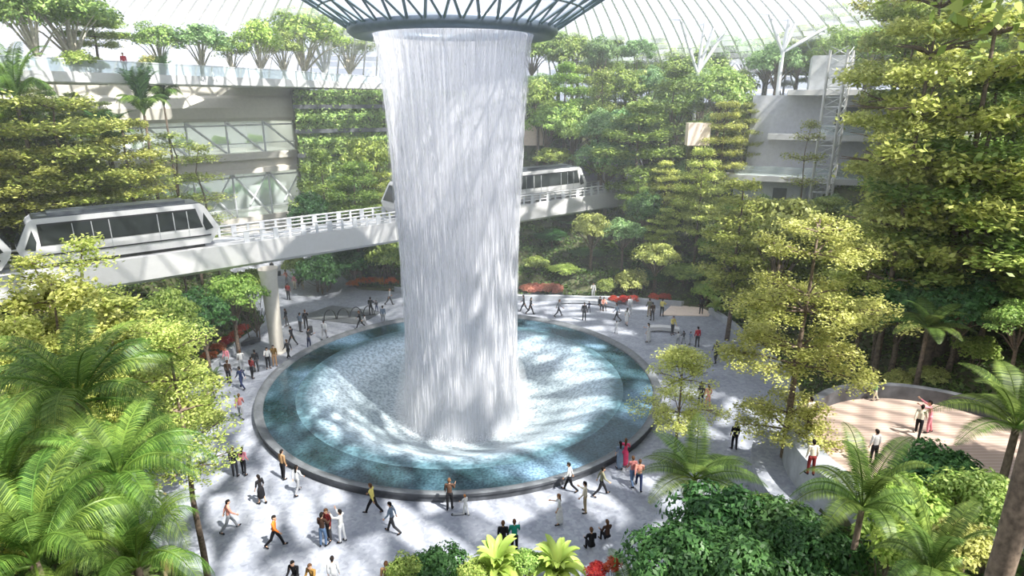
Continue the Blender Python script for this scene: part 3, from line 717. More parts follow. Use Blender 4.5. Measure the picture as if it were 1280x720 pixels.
arc_bench(740, 362, 5, -.1, 'dark bench along the planting bed above the curved bench')
arc_bench(830, 415, 2.6, -.2, 'pale stone bench by the person in yellow, right of the pool', 'white')
arc_bench(245, 442, 5, .9, 'long dark bench below the planting bank left of the column')
arc_bench(300, 436, 3.5, 1.0, 'dark bench before the red hedge left of the column')
p = at(425, 395, z=0); b = MB(); b.prism([(p.x-4, p.y-.5), (p.x+2.4, p.y-2.4), (p.x+3.8, p.y+1.2), (p.x-1.6, p.y+3.0)], -.05, .06)
struct(b.build('paving_inset', M['lipstone']), 'pale angular paving inset behind the pool left of the waterfall', 'paving')
p = at(860, 388, z=0); b = MB(); b.prism([(p.x-3, p.y-1.5), (p.x+1.5, p.y-1.8), (p.x+5, p.y+6), (p.x+2, p.y+7)], -.05, .08)
struct(b.build('paving_strip', M['warmwall']), 'pale sunlit path strip beside the hedge at the back right', 'path')
# dark hoops on a low bar, stand-ins for unidentified dark loops
e = empty('dark_hoops', at(440, 397, z=0), .35, 'row of dark hoops behind the pool left of the waterfall', 'bike rack')
for i in range(4):
    b = MB(); b.tube([(-2+i*1.2+.55*math.cos(t), 0, .05+.95*math.sin(t)) for t in np.linspace(0, PI, 12)], .045, 6); b.build('hoop', M['black'], e)
b = MB(); b.box((-.2, 0, .04), (5, .12, .06)); b.build('rail', M['black'], e)
# ------------------------------------------------------------------ plant prototypes
PROTO = {}     # kind -> list of (part name, mesh, list of local (loc, rot, scale)); height, crown radius
def crown_mesh(name, P, Nn, size, mat, asp=.5, jit=.5, rs=rs):
    V, Fc = leaves(np.asarray(P), np.asarray(Nn, float), size, asp, jit, rs); return mesh_np(name, V, Fc, mat)
def tiered(kind, seed, H, tiers, mats, leaf=.2, per=62, trunk_r=.16, layer=.2):
    """tiers: (height, radius). Flat whorled layers of small leaves on near-horizontal boughs."""
    rs = np.random.default_rng(seed); b = MB()
    wob = [(rs.normal(0, .06), rs.normal(0, .06)) for _ in range(6)]
    tx = [(wob[i][0]*i*.4, wob[i][1]*i*.4, H*i/5) for i in range(6)]; tx[0] = (0, 0, -.3)
    b.tube(tx, [trunk_r*(1-.8*i/5) for i in range(6)], 8)
    P = []; Q = []
    def ctr(z):
        i = min(4.999, z/H*5); k = int(i); f = i-k; return np.array([tx[k][0]*(1-f)+tx[k+1][0]*f, tx[k][1]*(1-f)+tx[k+1][1]*f])
    for z, R in tiers:
        nb = rs.integers(5, 8); a0 = rs.uniform(0, 2*PI); c = ctr(z)
        for j in range(nb):
            a = a0+2*PI*j/nb+rs.normal(0, .15); Rj = R*rs.uniform(.68, 1.08); rise = rs.uniform(.02, .14)
            e = np.array([c[0]+Rj*.9*math.cos(a), c[1]+Rj*.9*math.sin(a), z+Rj*rise])
            m = np.array([c[0]+Rj*.45*math.cos(a), c[1]+Rj*.45*math.sin(a), z+Rj*rise*.55])
            b.tube([(c[0], c[1], z-.12), m, e], [trunk_r*.32, trunk_r*.2, .012], 5, False)
            npd = max(4, int(Rj*Rj*1.5))
            for q in range(npd):
                t = rs.uniform(.22, 1)**.7; w = (.16+.34*t)*Rj*.62*rs.normal(0, .8)
                pc = np.array([c[0]+Rj*t*math.cos(a)-w*math.sin(a), c[1]+Rj*t*math.sin(a)+w*math.cos(a), z+Rj*rise*t+.08+rs.normal(0, .07)])
                if rs.random() < .35: b.tube([(c[0]+Rj*t*.7*math.cos(a), c[1]+Rj*t*.7*math.sin(a), z+Rj*rise*t*.7), pc-np.array([0, 0, .05])], [.022, .008], 4, False)
                n = int(per*rs.uniform(.6, 1.3)); rr = .50*np.sqrt(rs.random(n))*rs.uniform(.7, 1.25); aa = rs.uniform(0, 2*PI, n)
                P.append(pc+np.stack([rr*np.cos(aa), rr*np.sin(aa), rs.normal(0, layer, n)*.6-rr*.12], 1))
    P = np.concatenate(P); Nn = np.tile([0, 0, 1.], (len(P), 1))
    PROTO[kind] = dict(H=max(z for z, _ in tiers)+.3, R=max(r for _, r in tiers), parts=[('trunk', b.mesh(kind+'_trunk', M['bark'], True), None), ('crown', crown_mesh(kind+'_crown', P, Nn, leaf, mats, .55, .42, rs), None)])
T0 = [(3.4, 1.9), (4.5, 2.6), (5.6, 2.9), (6.8, 2.7), (7.9, 2.3), (8.9, 1.9), (9.9, 1.2)]
tiered('tiered_a', 21, 10.2, T0, M['yellowgreen'])
tiered('tiered_b', 22, 9.6, [(4.0, 2.3), (5.2, 2.9), (6.5, 3.1), (7.8, 2.5), (9.1, 1.6)], M['yellowgreen'], .22, 70, .16, .3)
tiered('tiered_c', 23, 12.5, [(3.5, 2.0), (5.2, 2.9), (6.9, 3.3), (8.5, 3.0), (10.1, 2.4), (11.3, 1.7), (12.2, .9)], M['pale'], .22)
tiered('tiered_d', 24, 10.8, [(3.2, 2.2), (4.8, 3.0), (6.3, 2.8), (7.9, 2.5), (9.3, 1.8), (10.4, .9)], M['mid'], .24, 70, .16, .34)
tiered('tiered_thin', 25, 8.5, [(3.6, 1.1), (5.0, 1.6), (6.4, 1.5), (7.6, 1.0), (8.3, .5)], M['yellowgreen'], .15, 26, .09)
tiered('tiered_e', 26, 10.5, [(4.0, 2.6), (5.2, 3.2), (6.5, 3.1), (7.8, 2.6), (9.0, 1.9), (10.0, 1.1)], M['bright'], .24, 66, .16, .3)
tiered('tiered_open', 27, 14.2, [(3.3, 2.9), (4.2, 2.3), (7.0, 3.8), (7.9, 2.6), (9.8, 3.7), (10.6, 2.6), (12.6, 3.2), (13.7, 1.8)], M['pale'], .15, 80, .2, .26)
tiered('tiered_pair', 29, 6.6, [(2.6, 1.9), (3.3, 2.3), (5.2, 1.9), (5.9, 1.6), (6.3, .8)], M['pale'], .12, 85, .10, .2)
tiered('tiered_slim', 28, 12.0, [(6.3, 1.9), (7.4, 2.0), (8.8, 2.1), (10.0, 1.8), (11.2, 1.5), (11.8, .8)], M['yellowgreen'], .13, 70, .15, .26)
def clumpy(kind, seed, H, zc, rx, rz, mat, ncl=60, per=110, leaf=.24, cr=.75, bark='bark', tr=.18, trunk=True, asp=.5, stems=1):
    rs = np.random.default_rng(seed); b = MB(); P = []; Q = []; C = np.array([0, 0, zc])
    for i in range(ncl):
        d = rs.normal(size=3); d /= np.linalg.norm(d); d[2] = abs(d[2])*1.05-.35; k = rs.uniform(.5, 1.0)
        c = C+d*np.array([rx, rx, rz])*k*rs.uniform(.85, 1.1); n = int(per*rs.uniform(.6, 1.3)); u = rs.normal(size=(n, 3)); u /= np.linalg.norm(u, axis=1)[:, None]; u[:, 2] = np.where(u[:, 2] < -.3, -u[:, 2], u[:, 2])
        r = cr*rs.uniform(.6, 1.15)*rs.uniform(.65, 1.05, n)[:, None]
        P.append(c+u*r*np.array([1, 1, .75])); Q.append(u+np.array([0, 0, .5])+.3*d)
        if i % 4 == 0 and trunk: 
            m = np.array([0, 0, zc-rz*.7]); b.tube([(0, 0, max(.2, zc-rz*1.15)), tuple(m*.5+c*.5+np.array([0, 0, -.15])), tuple(c)], [tr*.5, tr*.28, .02], 5, False)
    if trunk:
        for sidx in range(stems):
            ox, oy = (rs.normal(0, .25, 2) if stems > 1 else (0, 0)); b.tube([(ox, oy, -.3), (ox*1.2+rs.normal(0, .05), oy*1.2, (zc-rz)*.5), (ox*1.6, oy*1.6, zc-rz*.6), (0, 0, zc)], [tr*1.1, tr*.9, tr*.7, tr*.3], 8)
    P = np.concatenate(P); Q = np.concatenate(Q)
    parts = [('crown', crown_mesh(kind+'_crown', P, Q, leaf, mat, asp, .45, rs), None)]
    if trunk: parts.insert(0, ('trunk', b.mesh(kind+'_trunk', M[bark], True), None))
    PROTO[kind] = dict(H=zc+rz*.9, R=rx+cr*.5, parts=parts)
clumpy('broad_a', 31, 8, 5.6, 2.5, 2.2, M['bright'], 60, 100, .26)
clumpy('broad_b', 32, 8, 5.4, 2.6, 2.0, M['blue'], 60, 100, .26)
clumpy('broad_c', 33, 8, 5.8, 2.4, 2.4, M['mid'], 60, 100, .26)
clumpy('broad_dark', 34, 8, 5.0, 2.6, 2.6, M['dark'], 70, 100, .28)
clumpy('pale_tree', 35, 6, 3.6, 2.0, 1.6, M['pale'], 45, 90, .26)
clumpy('terrace_tree', 36, 6, 3.5, 2.5, 2.3, M['mid'], 60, 90, .24, .8, 'palebark', .17)
clumpy('terrace_tree_b', 37, 6, 3.5, 2.4, 2.4, M['bright'], 60, 90, .24, .8, 'palebark', .17)
clumpy('terrace_tree_c', 38, 6, 3.4, 2.6, 2.2, M['blue'], 60, 90, .24, .8, 'palebark', .17)
clumpy('shrub_dark', 41, 2.4, 1.1, 1.3, 1.0, M['dark'], 40, 130, .17, .5, 'bark', .05, True, .5, 4)
clumpy('shrub_bright', 42, 2.2, 1.0, 1.2, .9, M['bright'], 36, 110, .20, .5, 'bark', .05, True, .5, 4)
clumpy('shrub_mid', 43, 2.2, 1.0, 1.2, .9, M['mid'], 36, 110, .2, .5, 'bark', .05, True, .5, 4)
clumpy('shrub_pale', 44, 1.8, .8, 1.1, .7, M['pale'], 30, 100, .18, .45, 'bark', .05, True, .5, 4)
clumpy('shrub_red', 45, 1.0, .45, .8, .4, M['red'], 26, 70, .14, .32, 'bark', .04, True, .5, 4)
clumpy('shrub_orange', 46, 1.0, .45, .8, .4, M['orange'], 26, 50, .13, .32, 'bark', .04, True, .5, 4)
clumpy('hedge_pink', 47, 1.2, .5, 1.0, .5, M['pinkred'], 34, 80, .16, .36, 'bark', .04, True, .5, 4)
# big tree trunk close by at the lower right
def bark_tree():
    b = MB(); b.tube([(0, 0, -.4), (.02, 0, .3), (0, .03, 3), (.06, 0, 6.5), (0, 0, 10), (.1, 0, 13)], [.30, .24, .215, .20, .18, .1], 16)
    rs = np.random.default_rng(50); P = []
    for j in range(9):
        a = rs.uniform(0, 2*PI); e = np.array([2.6*math.cos(a), 2.6*math.sin(a), 13+rs.uniform(.2, 2)]); b.tube([(0, 0, 12), tuple(e*.5+np.array([0, 0, 6.3])), tuple(e)], [.1, .06, .02], 6)
        n = 220; u = rs.normal(size=(n, 3)); P.append(e+u*np.array([.7, .7, .35]))
    P = np.concatenate(P); PROTO['tall_tree'] = dict(H=14.5, R=3, parts=[('trunk', b.mesh('tall_trunk', M['bark'], True), None), ('crown', crown_mesh('tall_crown', P, np.tile([0, 0, 1.], (len(P), 1)), .26, M['mid']), None)])
bark_tree()
def frond(name, L, e0, e1, nl, ll, mat, droop=.35, wid=.05, taper=.35, fold=.5, seed=0):
    """one feather leaf: rachis from the origin along +x, elevation running e0 -> e1 (rad)."""
    rs = np.random.default_rng(seed); b = MB(); m = 14; pts = [Vector((0, 0, 0))]; dirs = []
    for i in range(m):
        e = e0+(e1-e0)*(i/(m-1))**1.2; d = Vector((math.cos(e), 0, math.sin(e))); dirs.append(d); pts.append(pts[-1]+d*(L/m))
    dirs.append(dirs[-1])
    b.tube(pts, [.035*(1-.8*i/m)*max(.6, L/3) for i in range(m+1)], 5, False)
    V = []; Fq = []
    for i in range(nl):
        t = .12+.88*i/(nl-1); k = min(m-1e-6, t*m); j = int(k); f = k-j; p = pts[j].lerp(pts[j+1], f); d = dirs[j]; up = Vector((-d.z, 0, d.x))
        prof = math.sin(PI*(.12+.86*t))**.7; l = ll*max(.12, prof)*rs.uniform(.9, 1.08)
        for sg in (-1, 1):
            out = (d*taper+Vector((0, sg, 0))+up*(.25*fold)).normalized(); tip = p+out*l+Vector((0, 0, -droop*l)); mid = p+out*l*.55+Vector((0, 0, -droop*l*.22))
            wv = d*(wid*max(.5, prof)); b0 = len(b.v); b.v += [tuple(p-wv*.3), tuple(p+wv*.3), tuple(mid+wv*.5), tuple(tip), tuple(mid-wv*.5)]
            b.f += [(b0, b0+1, b0+2, b0+4), (b0+4, b0+2, b0+3)]; b.mi += [0, 0]
    return b.mesh(name, mat)
def rosette(kind, trunk, H, fr, n, mat_tr='bark', tr=.14, lean=(0, 0), seed=0, part='frond'):
    rs = np.random.default_rng(seed); b = MB(); b.tube([(0, 0, -.3), (lean[0]*.3, lean[1]*.3, H*.5), (lean[0], lean[1], H)], [tr*1.25, tr, tr*.8], 9)
    pl = []
    for i in range(n):
        a = i*2.39996+rs.normal(0, .12); q = fr[min(len(fr)-1, int(i/n*len(fr)))]; pl.append((q, (lean[0], lean[1], H-.05+.12*(1-i/n)), (0, rs.normal(0, .06), a), rs.uniform(.88, 1.1)))
    PROTO[kind] = dict(H=H+.8, R=max([2]+[0]) if part!='frond' else 2.7, parts=([('trunk', b.mesh(kind+'_trunk', M[mat_tr], True), None)] if trunk else [])+[(part, q, (l, r, s)) for q, l, r, s in pl])
fa = frond('palm_frond_up', 2.9, 1.15, -.1, 62, .62, M['palm'], .3, .034, .5, .6, 1); fb = frond('palm_frond_mid', 3.2, .75, -.75, 66, .66, M['palm'], .5, .034, .5, .5, 2); fc = frond('palm_frond_low', 3.1, .25, -1.15, 62, .64, M['palm'], .7, .034, .5, .4, 3)
rosette('palm_a', True, 6.0, [fa, fb, fb, fc], 20, seed=1); rosette('palm_b', True, 4.2, [fa, fa, fb, fc], 17, lean=(.4, .2), seed=2)
ga = frond('fern_frond_up', 2.0, .9, -.1, 58, .46, M['fern'], .12, .032, .15, .2, 4); gb = frond('fern_frond_mid', 2.3, .45, -.55, 64, .50, M['fern'], .12, .034, .15, .15, 5)
rosette('tree_fern', True, 3.0, [ga, gb, gb], 14, tr=.12, seed=3); rosette('ground_fern', True, .5, [ga, gb], 11, tr=.1, seed=4)
ha = frond('dark_frond', 2.3, 1.35, .1, 26, .7, M['dark'], .2, .08, .7, .5, 6); hb = frond('dark_frond_out', 2.3, .8, -.5, 26, .7, M['palm'], .3, .08, .7, .4, 7); rosette('fan_palm', True, 4.5, [ha, hb], 16, tr=.11, seed=5)
def strap(name, L, w, e0, e1, mat):
    b = MB(); m = 8; p = Vector((0, 0, 0)); L_ = []
    for i in range(m+1):
        t = i/m; e = e0+(e1-e0)*t; ww = w*(math.sin(PI*min(1, .18+.82*t))**.6 if t < 1 else .05); L_ += [tuple(p+Vector((0, -ww/2, .25*ww))), tuple(p), tuple(p+Vector((0, ww/2, .25*ww)))]; p = p+Vector((math.cos(e), 0, math.sin(e)))*(L/m)
    b.add(L_, [(i*3+k, i*3+3+k, i*3+4+k, i*3+1+k) for i in range(m) for k in (0, 1)]); return b.mesh(name, mat, True)
sa_ = strap('lime_leaf_up', .95, .26, 1.25, -.1, M['lime']); sb_ = strap('lime_leaf_out', 1.05, .28, .8, -.7, M['lime'])
rosette('lime_rosette', True, .35, [sa_, sa_, sb_, sb_], 46, tr=.08, seed=6, part='leaf')
sg_ = strap('broad_leaf_up', 1.5, .5, 1.3, .1, M['bright']); sh_ = strap('broad_leaf_out', 1.4, .55, .9, -.6, M['bright'])
rosette('broadleaf_plant', True, .5, [sg_, sh_], 12, tr=.08, seed=7, part='leaf')
si_ = strap('pale_blade', .7, .06, 1.3, .4, M['pinkred']); rosette('bronze_tuft', True, .15, [si_], 30, tr=.06, seed=8, part='blade')
sj_ = strap('green_blade', .9, .07, 1.35, .2, M['bright']); rosette('green_tuft', True, .15, [sj_], 34, tr=.06, seed=9, part='blade')
NAMES = {'tiered_a': 'tiered_tree', 'tiered_b': 'tiered_tree', 'tiered_c': 'tiered_tree', 'tiered_d': 'tiered_tree', 'tiered_e': 'tiered_tree', 'tiered_pair': 'tiered_tree', 'tiered_open': 'tiered_tree', 'tiered_slim': 'tiered_tree', 'tiered_thin': 'young_tiered_tree', 'broad_a': 'broadleaf_tree', 'broad_b': 'broadleaf_tree', 'broad_c': 'broadleaf_tree', 'broad_dark': 'dark_tree', 'pale_tree': 'pale_leaved_tree', 'terrace_tree': 'terrace_tree', 'terrace_tree_b': 'terrace_tree', 'terrace_tree_c': 'terrace_tree', 'tall_tree': 'tall_tree',
         'palm_a': 'feather_palm', 'palm_b': 'feather_palm', 'fan_palm': 'slender_palm', 'tree_fern': 'tree_fern', 'ground_fern': 'fern', 'lime_rosette': 'nest_fern', 'broadleaf_plant': 'broadleaf_plant', 'bronze_tuft': 'bronze_grass', 'green_tuft': 'strap_leaf_plant',
         'shrub_dark': 'shrub', 'shrub_bright': 'shrub', 'shrub_mid': 'shrub', 'shrub_pale': 'shrub', 'shrub_red': 'red_shrub', 'shrub_orange': 'orange_flower_bush', 'hedge_pink': 'dusky_red_bush'}
CATS = {'feather_palm': 'palm', 'slender_palm': 'palm', 'tree_fern': 'fern', 'fern': 'fern', 'nest_fern': 'fern', 'broadleaf_plant': 'plant', 'bronze_grass': 'plant', 'strap_leaf_plant': 'plant', 'shrub': 'shrub', 'red_shrub': 'shrub', 'orange_flower_bush': 'flowers', 'dusky_red_bush': 'shrub'}
PLANTS = []
def spawn(kind, x, y, z, sxy=1, sz=None, rz=None, label=None, group=None, fill=False):
    pr = PROTO[kind]; sz = sxy if sz is None else sz; rz = random.uniform(0, 2*PI) if rz is None else rz
    nm = NAMES[kind]; r = empty(nm, (x, y, z-.05), rz, label, CATS.get(nm, 'tree'), group); r.scale = (sxy, sxy, sz)
    for pn, me, tr in pr['parts']:
        if tr is None:
            o = link(pn, me, r)
            if pn == 'crown' and sz > 1.5*sxy: k = 1.25*sxy/sz; o.scale = (1, 1, k); o.location = (0, 0, pr['H']*(1-k))
        else: link(pn, me, r, None, tr[0], tr[1], (tr[2],)*3)
    PLANTS.append((r, kind, x, y, z, pr['R']*sxy, pr['H']*sz, fill)); return r
def hero(kind, px, ytop, d, wpx, label, z=None, rz=None, group=None):
    """stands at forward distance d, its top at (px, ytop) and its crown wpx wide"""
    top = at(px, ytop, d=d); zb = h1(top.x, top.y) if z is None else z
    dep = proj(top)[2]; R = wpx*dep/F/2; H = max(.4, top.z-zb); pr = PROTO[kind]
    if kind in ('broadleaf_plant', 'ground_fern', 'green_tuft', 'bronze_tuft'): H = min(H, 1.5*R/pr['R']*pr['H'])
    return spawn(kind, top.x, top.y, zb, R/pr['R'], H/pr['H'], rz, label, group)
# --- near left
hero('tiered_slim', 205, 408, 21, 140, 'slim yellow-green tree with bare dark trunk at the left edge of the plaza')
hero('palm_a', 88, 455, 18.5, 240, 'big feather palm, the highest of the palms at the lower left')
hero('palm_b', 10, 560, 16, 220, 'feather palm cut by the left border below the highest palm')
hero('palm_a', 140, 560, 16, 210, 'feather palm at the lower left with fronds over the plaza edge')
hero('palm_b', 55, 640, 13.5, 260, 'feather palm in the bottom left corner')
hero('palm_b', 175, 672, 14.5, 190, 'small feather palm at the bottom edge beside the bare tree trunk')
hero('tiered_b', 62, 362, 24, 190, 'broad tiered tree in front of the train beam at the left border')
hero('tiered_a', 130, 372, 27, 200, 'dense tiered tree below the beam, right of the broad one')
hero('tiered_a', 15, 400, 21, 150, 'tiered tree half cut off by the left border under the beam')
hero('tiered_thin', 100, 296, 33, 110, 'slim sapling with two flat tiers standing before the train car')
hero('tiered_thin', 38, 318, 30, 110, 'slim sapling with a wide flat top before the beam near the left border')
hero('tiered_thin', 210, 165, 62, 90, 'young tiered tree with a pointed top left of the terrace building')
hero('tiered_thin', 247, 180, 62, 75, 'dark-stemmed sapling with sparse tiers before the truss windows')
hero('tiered_b', 62, 125, 50, 170, 'large yellow tiered tree above the train near the left border')
hero('tiered_a', 150, 150, 54, 130, 'large tiered tree above the train roof')
hero('tiered_b', 15, 190, 47, 150, 'low tiered tree above the left end of the train')
hero('tiered_a', 105, 200, 51, 130, 'tiered tree directly above the train car roof')
hero('fan_palm', 175, 112, 58, 95, 'dark slender palm at the left end of the cream wall')
hero('fan_palm', 132, 158, 56, 110, 'grey-green slender palm left of the dark one')
hero('palm_b', 20, 92, 49, 110, 'feather palm under the upper terrace at the left border')
hero('fan_palm', 200, 100, 62, 70, 'palm fronds right under the terrace slab')
# trees on the upper left terrace
for (px, yt, d, w, k, lab) in ((25, -30, 54, 90, 'terrace_tree', 'thick-trunked tree on the upper terrace at the left border'), (72, -25, 57, 105, 'terrace_tree', 'pale-trunked forked tree on the upper terrace, second from the left border'), (108, -2, 62, 58, 'tiered_e', 'tiered tree on the upper terrace beside the person in red'), (192, 28, 64, 52, 'terrace_tree', 'round tree on the upper terrace just right of the person in red'), (245, 32, 66, 66, 'terrace_tree_c', 'grey-green tree on the upper terrace, second right of the person in red'), (318, 25, 74, 50, 'terrace_tree_b', 'bright green tree on the upper terrace in the middle of its row'), (350, 40, 80, 48, 'terrace_tree', 'small loose tree on the upper terrace left of the branching column'), (372, 8, 86, 90, 'terrace_tree_b', 'tall green tree behind the branching column on the upper terrace'), (432, 30, 96, 70, 'terrace_tree', 'dark tree on the upper terrace right of the branching column'), (285, 45, 72, 44, 'terrace_tree', 'faint tree at the back of the upper terrace')):
    hero(k, px, yt-6, d, w*1.45, lab, 21.9)
for (px, yt, d, w, k, lab) in ((105, 68, 57, 45, 'shrub_bright', 'low bright shrub along the upper terrace rail left of the person in red'), (118, 70, 59, 30, 'shrub_mid', 'low shrub on the upper terrace close to the person in red'), (185, 68, 62, 34, 'shrub_pale', 'pale shrub below the round terrace tree'), (90, 62, 55, 50, 'shrub_mid', 'shrub between the trunks on the upper terrace')):
    hero(k, px, yt, d, w, lab, 21.9)
# --- left bank below the beam
for (px, yt, d, w, k, lab) in ((285, 338, 46, 90, 'broad_a', 'sunlit bright green tree under the beam left of the column'), (245, 355, 43, 80, 'broad_dark', 'dark green tree under the beam, left of the sunlit one'), (205, 352, 38, 90, 'broad_c', 'mid green tree under the beam above the dark bank'), (310, 335, 50, 50, 'shrub_bright', 'bright bush touching the column under the beam'), (222, 385, 36, 40, 'broadleaf_plant', 'pale broad-leaved plant on the dark bank left of the column'), (255, 395, 42, 40, 'ground_fern', 'blue-green fern at the foot of the bank left of the column')):
    hero(k, px, yt, d, w, lab)
for i, (px, py) in enumerate(((268, 448), (280, 438), (290, 430), (301, 422), (309, 414))):
    p = at(px, py, z=.4); spawn('shrub_red', p.x-.4, p.y, .3, .85, None, None, 'red-leaved bush in the row left of the column, %s from the bottom' % ('lowest', 'second', 'third', 'fourth', 'fifth')[i], 'red bushes left of the column')
for i, (px, py, d) in enumerate(((275, 505, 36), (290, 512, 36), (258, 525, 33), (240, 515, 33), (222, 508, 33))):
    p = at(px-25, py+10, z=.3); spawn('shrub_pale' if i % 2 else 'shrub_bright', p.x, p.y, h1(p.x, p.y), .7, .6, None, 'low yellowish shrub edging the left of the plaza, ' + ('at the tip by the water', 'next to the tip', 'lowest one', 'behind the lowest one', 'farthest from the pool')[i], 'low shrubs edging the left of the plaza')
# --- behind the pool
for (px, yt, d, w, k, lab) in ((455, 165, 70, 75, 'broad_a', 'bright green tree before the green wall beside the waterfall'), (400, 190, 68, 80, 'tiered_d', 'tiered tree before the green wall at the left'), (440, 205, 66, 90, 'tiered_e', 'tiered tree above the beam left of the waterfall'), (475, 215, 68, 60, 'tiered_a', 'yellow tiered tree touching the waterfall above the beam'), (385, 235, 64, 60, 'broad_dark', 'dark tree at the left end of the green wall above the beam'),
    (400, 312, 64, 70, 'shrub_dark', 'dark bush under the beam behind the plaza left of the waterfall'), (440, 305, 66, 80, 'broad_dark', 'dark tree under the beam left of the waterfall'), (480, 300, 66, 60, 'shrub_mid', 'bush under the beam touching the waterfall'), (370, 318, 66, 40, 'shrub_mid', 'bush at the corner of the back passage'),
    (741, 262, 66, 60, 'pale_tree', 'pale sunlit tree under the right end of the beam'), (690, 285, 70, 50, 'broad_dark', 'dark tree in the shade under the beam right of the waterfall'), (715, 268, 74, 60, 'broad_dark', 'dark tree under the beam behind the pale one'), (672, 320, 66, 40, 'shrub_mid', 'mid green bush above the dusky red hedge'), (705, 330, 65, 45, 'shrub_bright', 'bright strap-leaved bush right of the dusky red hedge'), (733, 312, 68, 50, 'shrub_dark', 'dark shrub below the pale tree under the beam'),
    (822, 300, 62, 70, 'pale_tree', 'pale round tree behind the right plaza'), (790, 335, 62, 50, 'shrub_pale', 'blue-grey pale bush behind the right plaza'), (810, 338, 63, 50, 'shrub_dark', 'dark bush beside the pale round tree'), (860, 330, 62, 70, 'shrub_mid', 'clipped sloping hedge right of the pale round tree'), (885, 350, 60, 44, 'shrub_bright', 'bright bush at the pale path strip'), (896, 372, 56, 44, 'broadleaf_plant', 'white-green broad-leaved plant on the right plaza')):
    hero(k, px, yt, d, w, lab)
for i, px in enumerate((440, 452, 464, 476, 488)):
    p = at(px, 352, d=66); spawn('shrub_orange', p.x, p.y, h1(p.x, p.y), 1.0, 1.0, None, 'orange flowering bush left of the waterfall, %s in its row' % ('first', 'second', 'third', 'fourth', 'last')[i], 'orange flowers left of the waterfall')
for i, px in enumerate((660, 671, 682, 693)):
    p = at(px, 366, d=62.8); spawn('hedge_pink', p.x, p.y, h1(p.x, p.y), 1.0, 1.1, None, 'dusky red bush right of the waterfall, %s' % ('touching the water', 'second from the water', 'third from the water', 'farthest from the water')[i], 'dusky red bushes right of the waterfall')
for i, px in enumerate((768, 780, 792, 818, 830)):
    p = at(px, 376, d=60.3); spawn('shrub_red', p.x, p.y, h1(p.x, p.y), .9, .9, None, 'red bush at the back of the right plaza, %s from the waterfall' % ('nearest', 'second', 'third', 'fourth', 'fifth')[i], 'red bushes behind the right plaza')
# --- right side
hero('tiered_open', 1022, 278, 29, 215, 'tall cream-green tiered tree with dark trunk between pool and deck')
hero('tiered_pair', 855, 438, 31, 115, 'small yellow tiered tree at the right edge of the pool')
hero('tiered_b', 1095, 290, 39, 130, 'tiered tree right of the tall cream-green one')
hero('tiered_thin', 1015, 150, 60, 55, 'sparse sapling with flat tiers before the pale terraced block')
hero('tiered_a', 930, 225, 50, 120, 'yellow tiered tree left of the pale terraced block')
hero('pale_tree', 985, 240, 48, 110, 'cream-leaved round tree below the pale terraced block')
hero('tiered_e', 1165, 150, 46, 120, 'yellow tiered tree right of the lattice mast')
hero('tiered_a', 1175, 60, 46, 130, 'high yellow tiered tree right of the lattice mast top')
hero('tiered_b', 1155, -25, 50, 130, 'yellow tree crown meeting the roof right of the branching columns')
hero('tiered_c', 1190, -60, 38, 200, 'tall tiered tree reaching the top border near the right corner')
hero('tiered_a', 1262, -40, 37, 250, 'tall tiered tree at the top right corner')
hero('tiered_d', 1250, 90, 38, 230, 'dense tiered tree at the right border, upper half')
hero('tiered_b', 1165, 195, 41, 170, 'tiered tree below the pale square post')
hero('tiered_d', 1250, 200, 36.5, 220, 'brown-green tiered tree at the right border, middle')
hero('tiered_b', 1190, 270, 40, 200, 'spreading tiered tree over the deck')
hero('broad_dark', 1140, 325, 38, 130, 'dark tree behind the deck')
hero('broad_dark', 1215, 330, 36, 130, 'dark tree behind the deck at the right')
hero('tree_fern', 1165, 385, 34, 130, 'tree fern standing right behind the deck')
hero('tree_fern', 1240, 365, 35.5, 150, 'tree fern at the right border above the deck')
hero('palm_b', 1105, 385, 40, 110, 'dark palm behind the deck')
hero('tree_fern', 1285, 480, 19, 240, 'tree fern at the right border level with the deck')
hero('shrub_bright', 1225, 420, 35, 60, 'bright green bush at the right of the deck')
for (px, yt, d, w, k, lab) in ((1090, 470, 36, 40, 'shrub_pale', 'white-green bush behind the deck, leftmost'), (1128, 462, 36, 45, 'shrub_pale', 'white-green bush behind the deck, second'), (1165, 458, 35, 50, 'shrub_pale', 'white-green bush behind the deck below the tree fern')):
    hero(k, px, yt, d, w, lab)
for (px, yt, d, w, k, lab) in ((1150, -40, 56, 150, 'tiered_b', 'tree at the top border, third from the right corner'), (1215, -60, 50, 160, 'tiered_a', 'tree at the top border, second from the right corner'), (1195, 95, 54, 110, 'tiered_b', 'tree at the right end of the pale terraced block'), (1225, 60, 48, 130, 'broad_c', 'mid green tree above the pale square post'), (1180, 100, 50, 110, 'tiered_e', 'bright tree left of the pale square post'), (905, 75, 76, 90, 'broad_c', 'tree between the two branching columns'), (845, 85, 78, 100, 'tiered_d', 'tiered tree below the first branching column'), (800, 130, 74, 110, 'tiered_d', 'big tiered tree left of the beige panel among the trees'), (760, 170, 76, 90, 'broad_b', 'blue-green tree above the grey portal wall'), (880, 185, 64, 70, 'tiered_a', 'yellow tiered tree under the beige panel among the trees'), (720, 120, 84, 100, 'broad_b', 'hazy blue-green tree at the right of the waterfall'), (690, 180, 80, 60, 'broad_a', 'pale green tree above the distant train car'), (680, 90, 90, 80, 'broad_b', 'hazy tree close to the right edge of the waterfall top')):
    hero(k, px, yt, d, w, lab)
for (px, yt, d, w, k, lab) in ((1058, 26, 75, 70, 'terrace_tree', 'tree standing on top of the pale terraced block, beside the mast'), (1098, 28, 73, 80, 'terrace_tree_b', 'bright tree standing on the right end of the pale terraced block')):
    hero(k, px, yt, d, w, lab, 20.75)
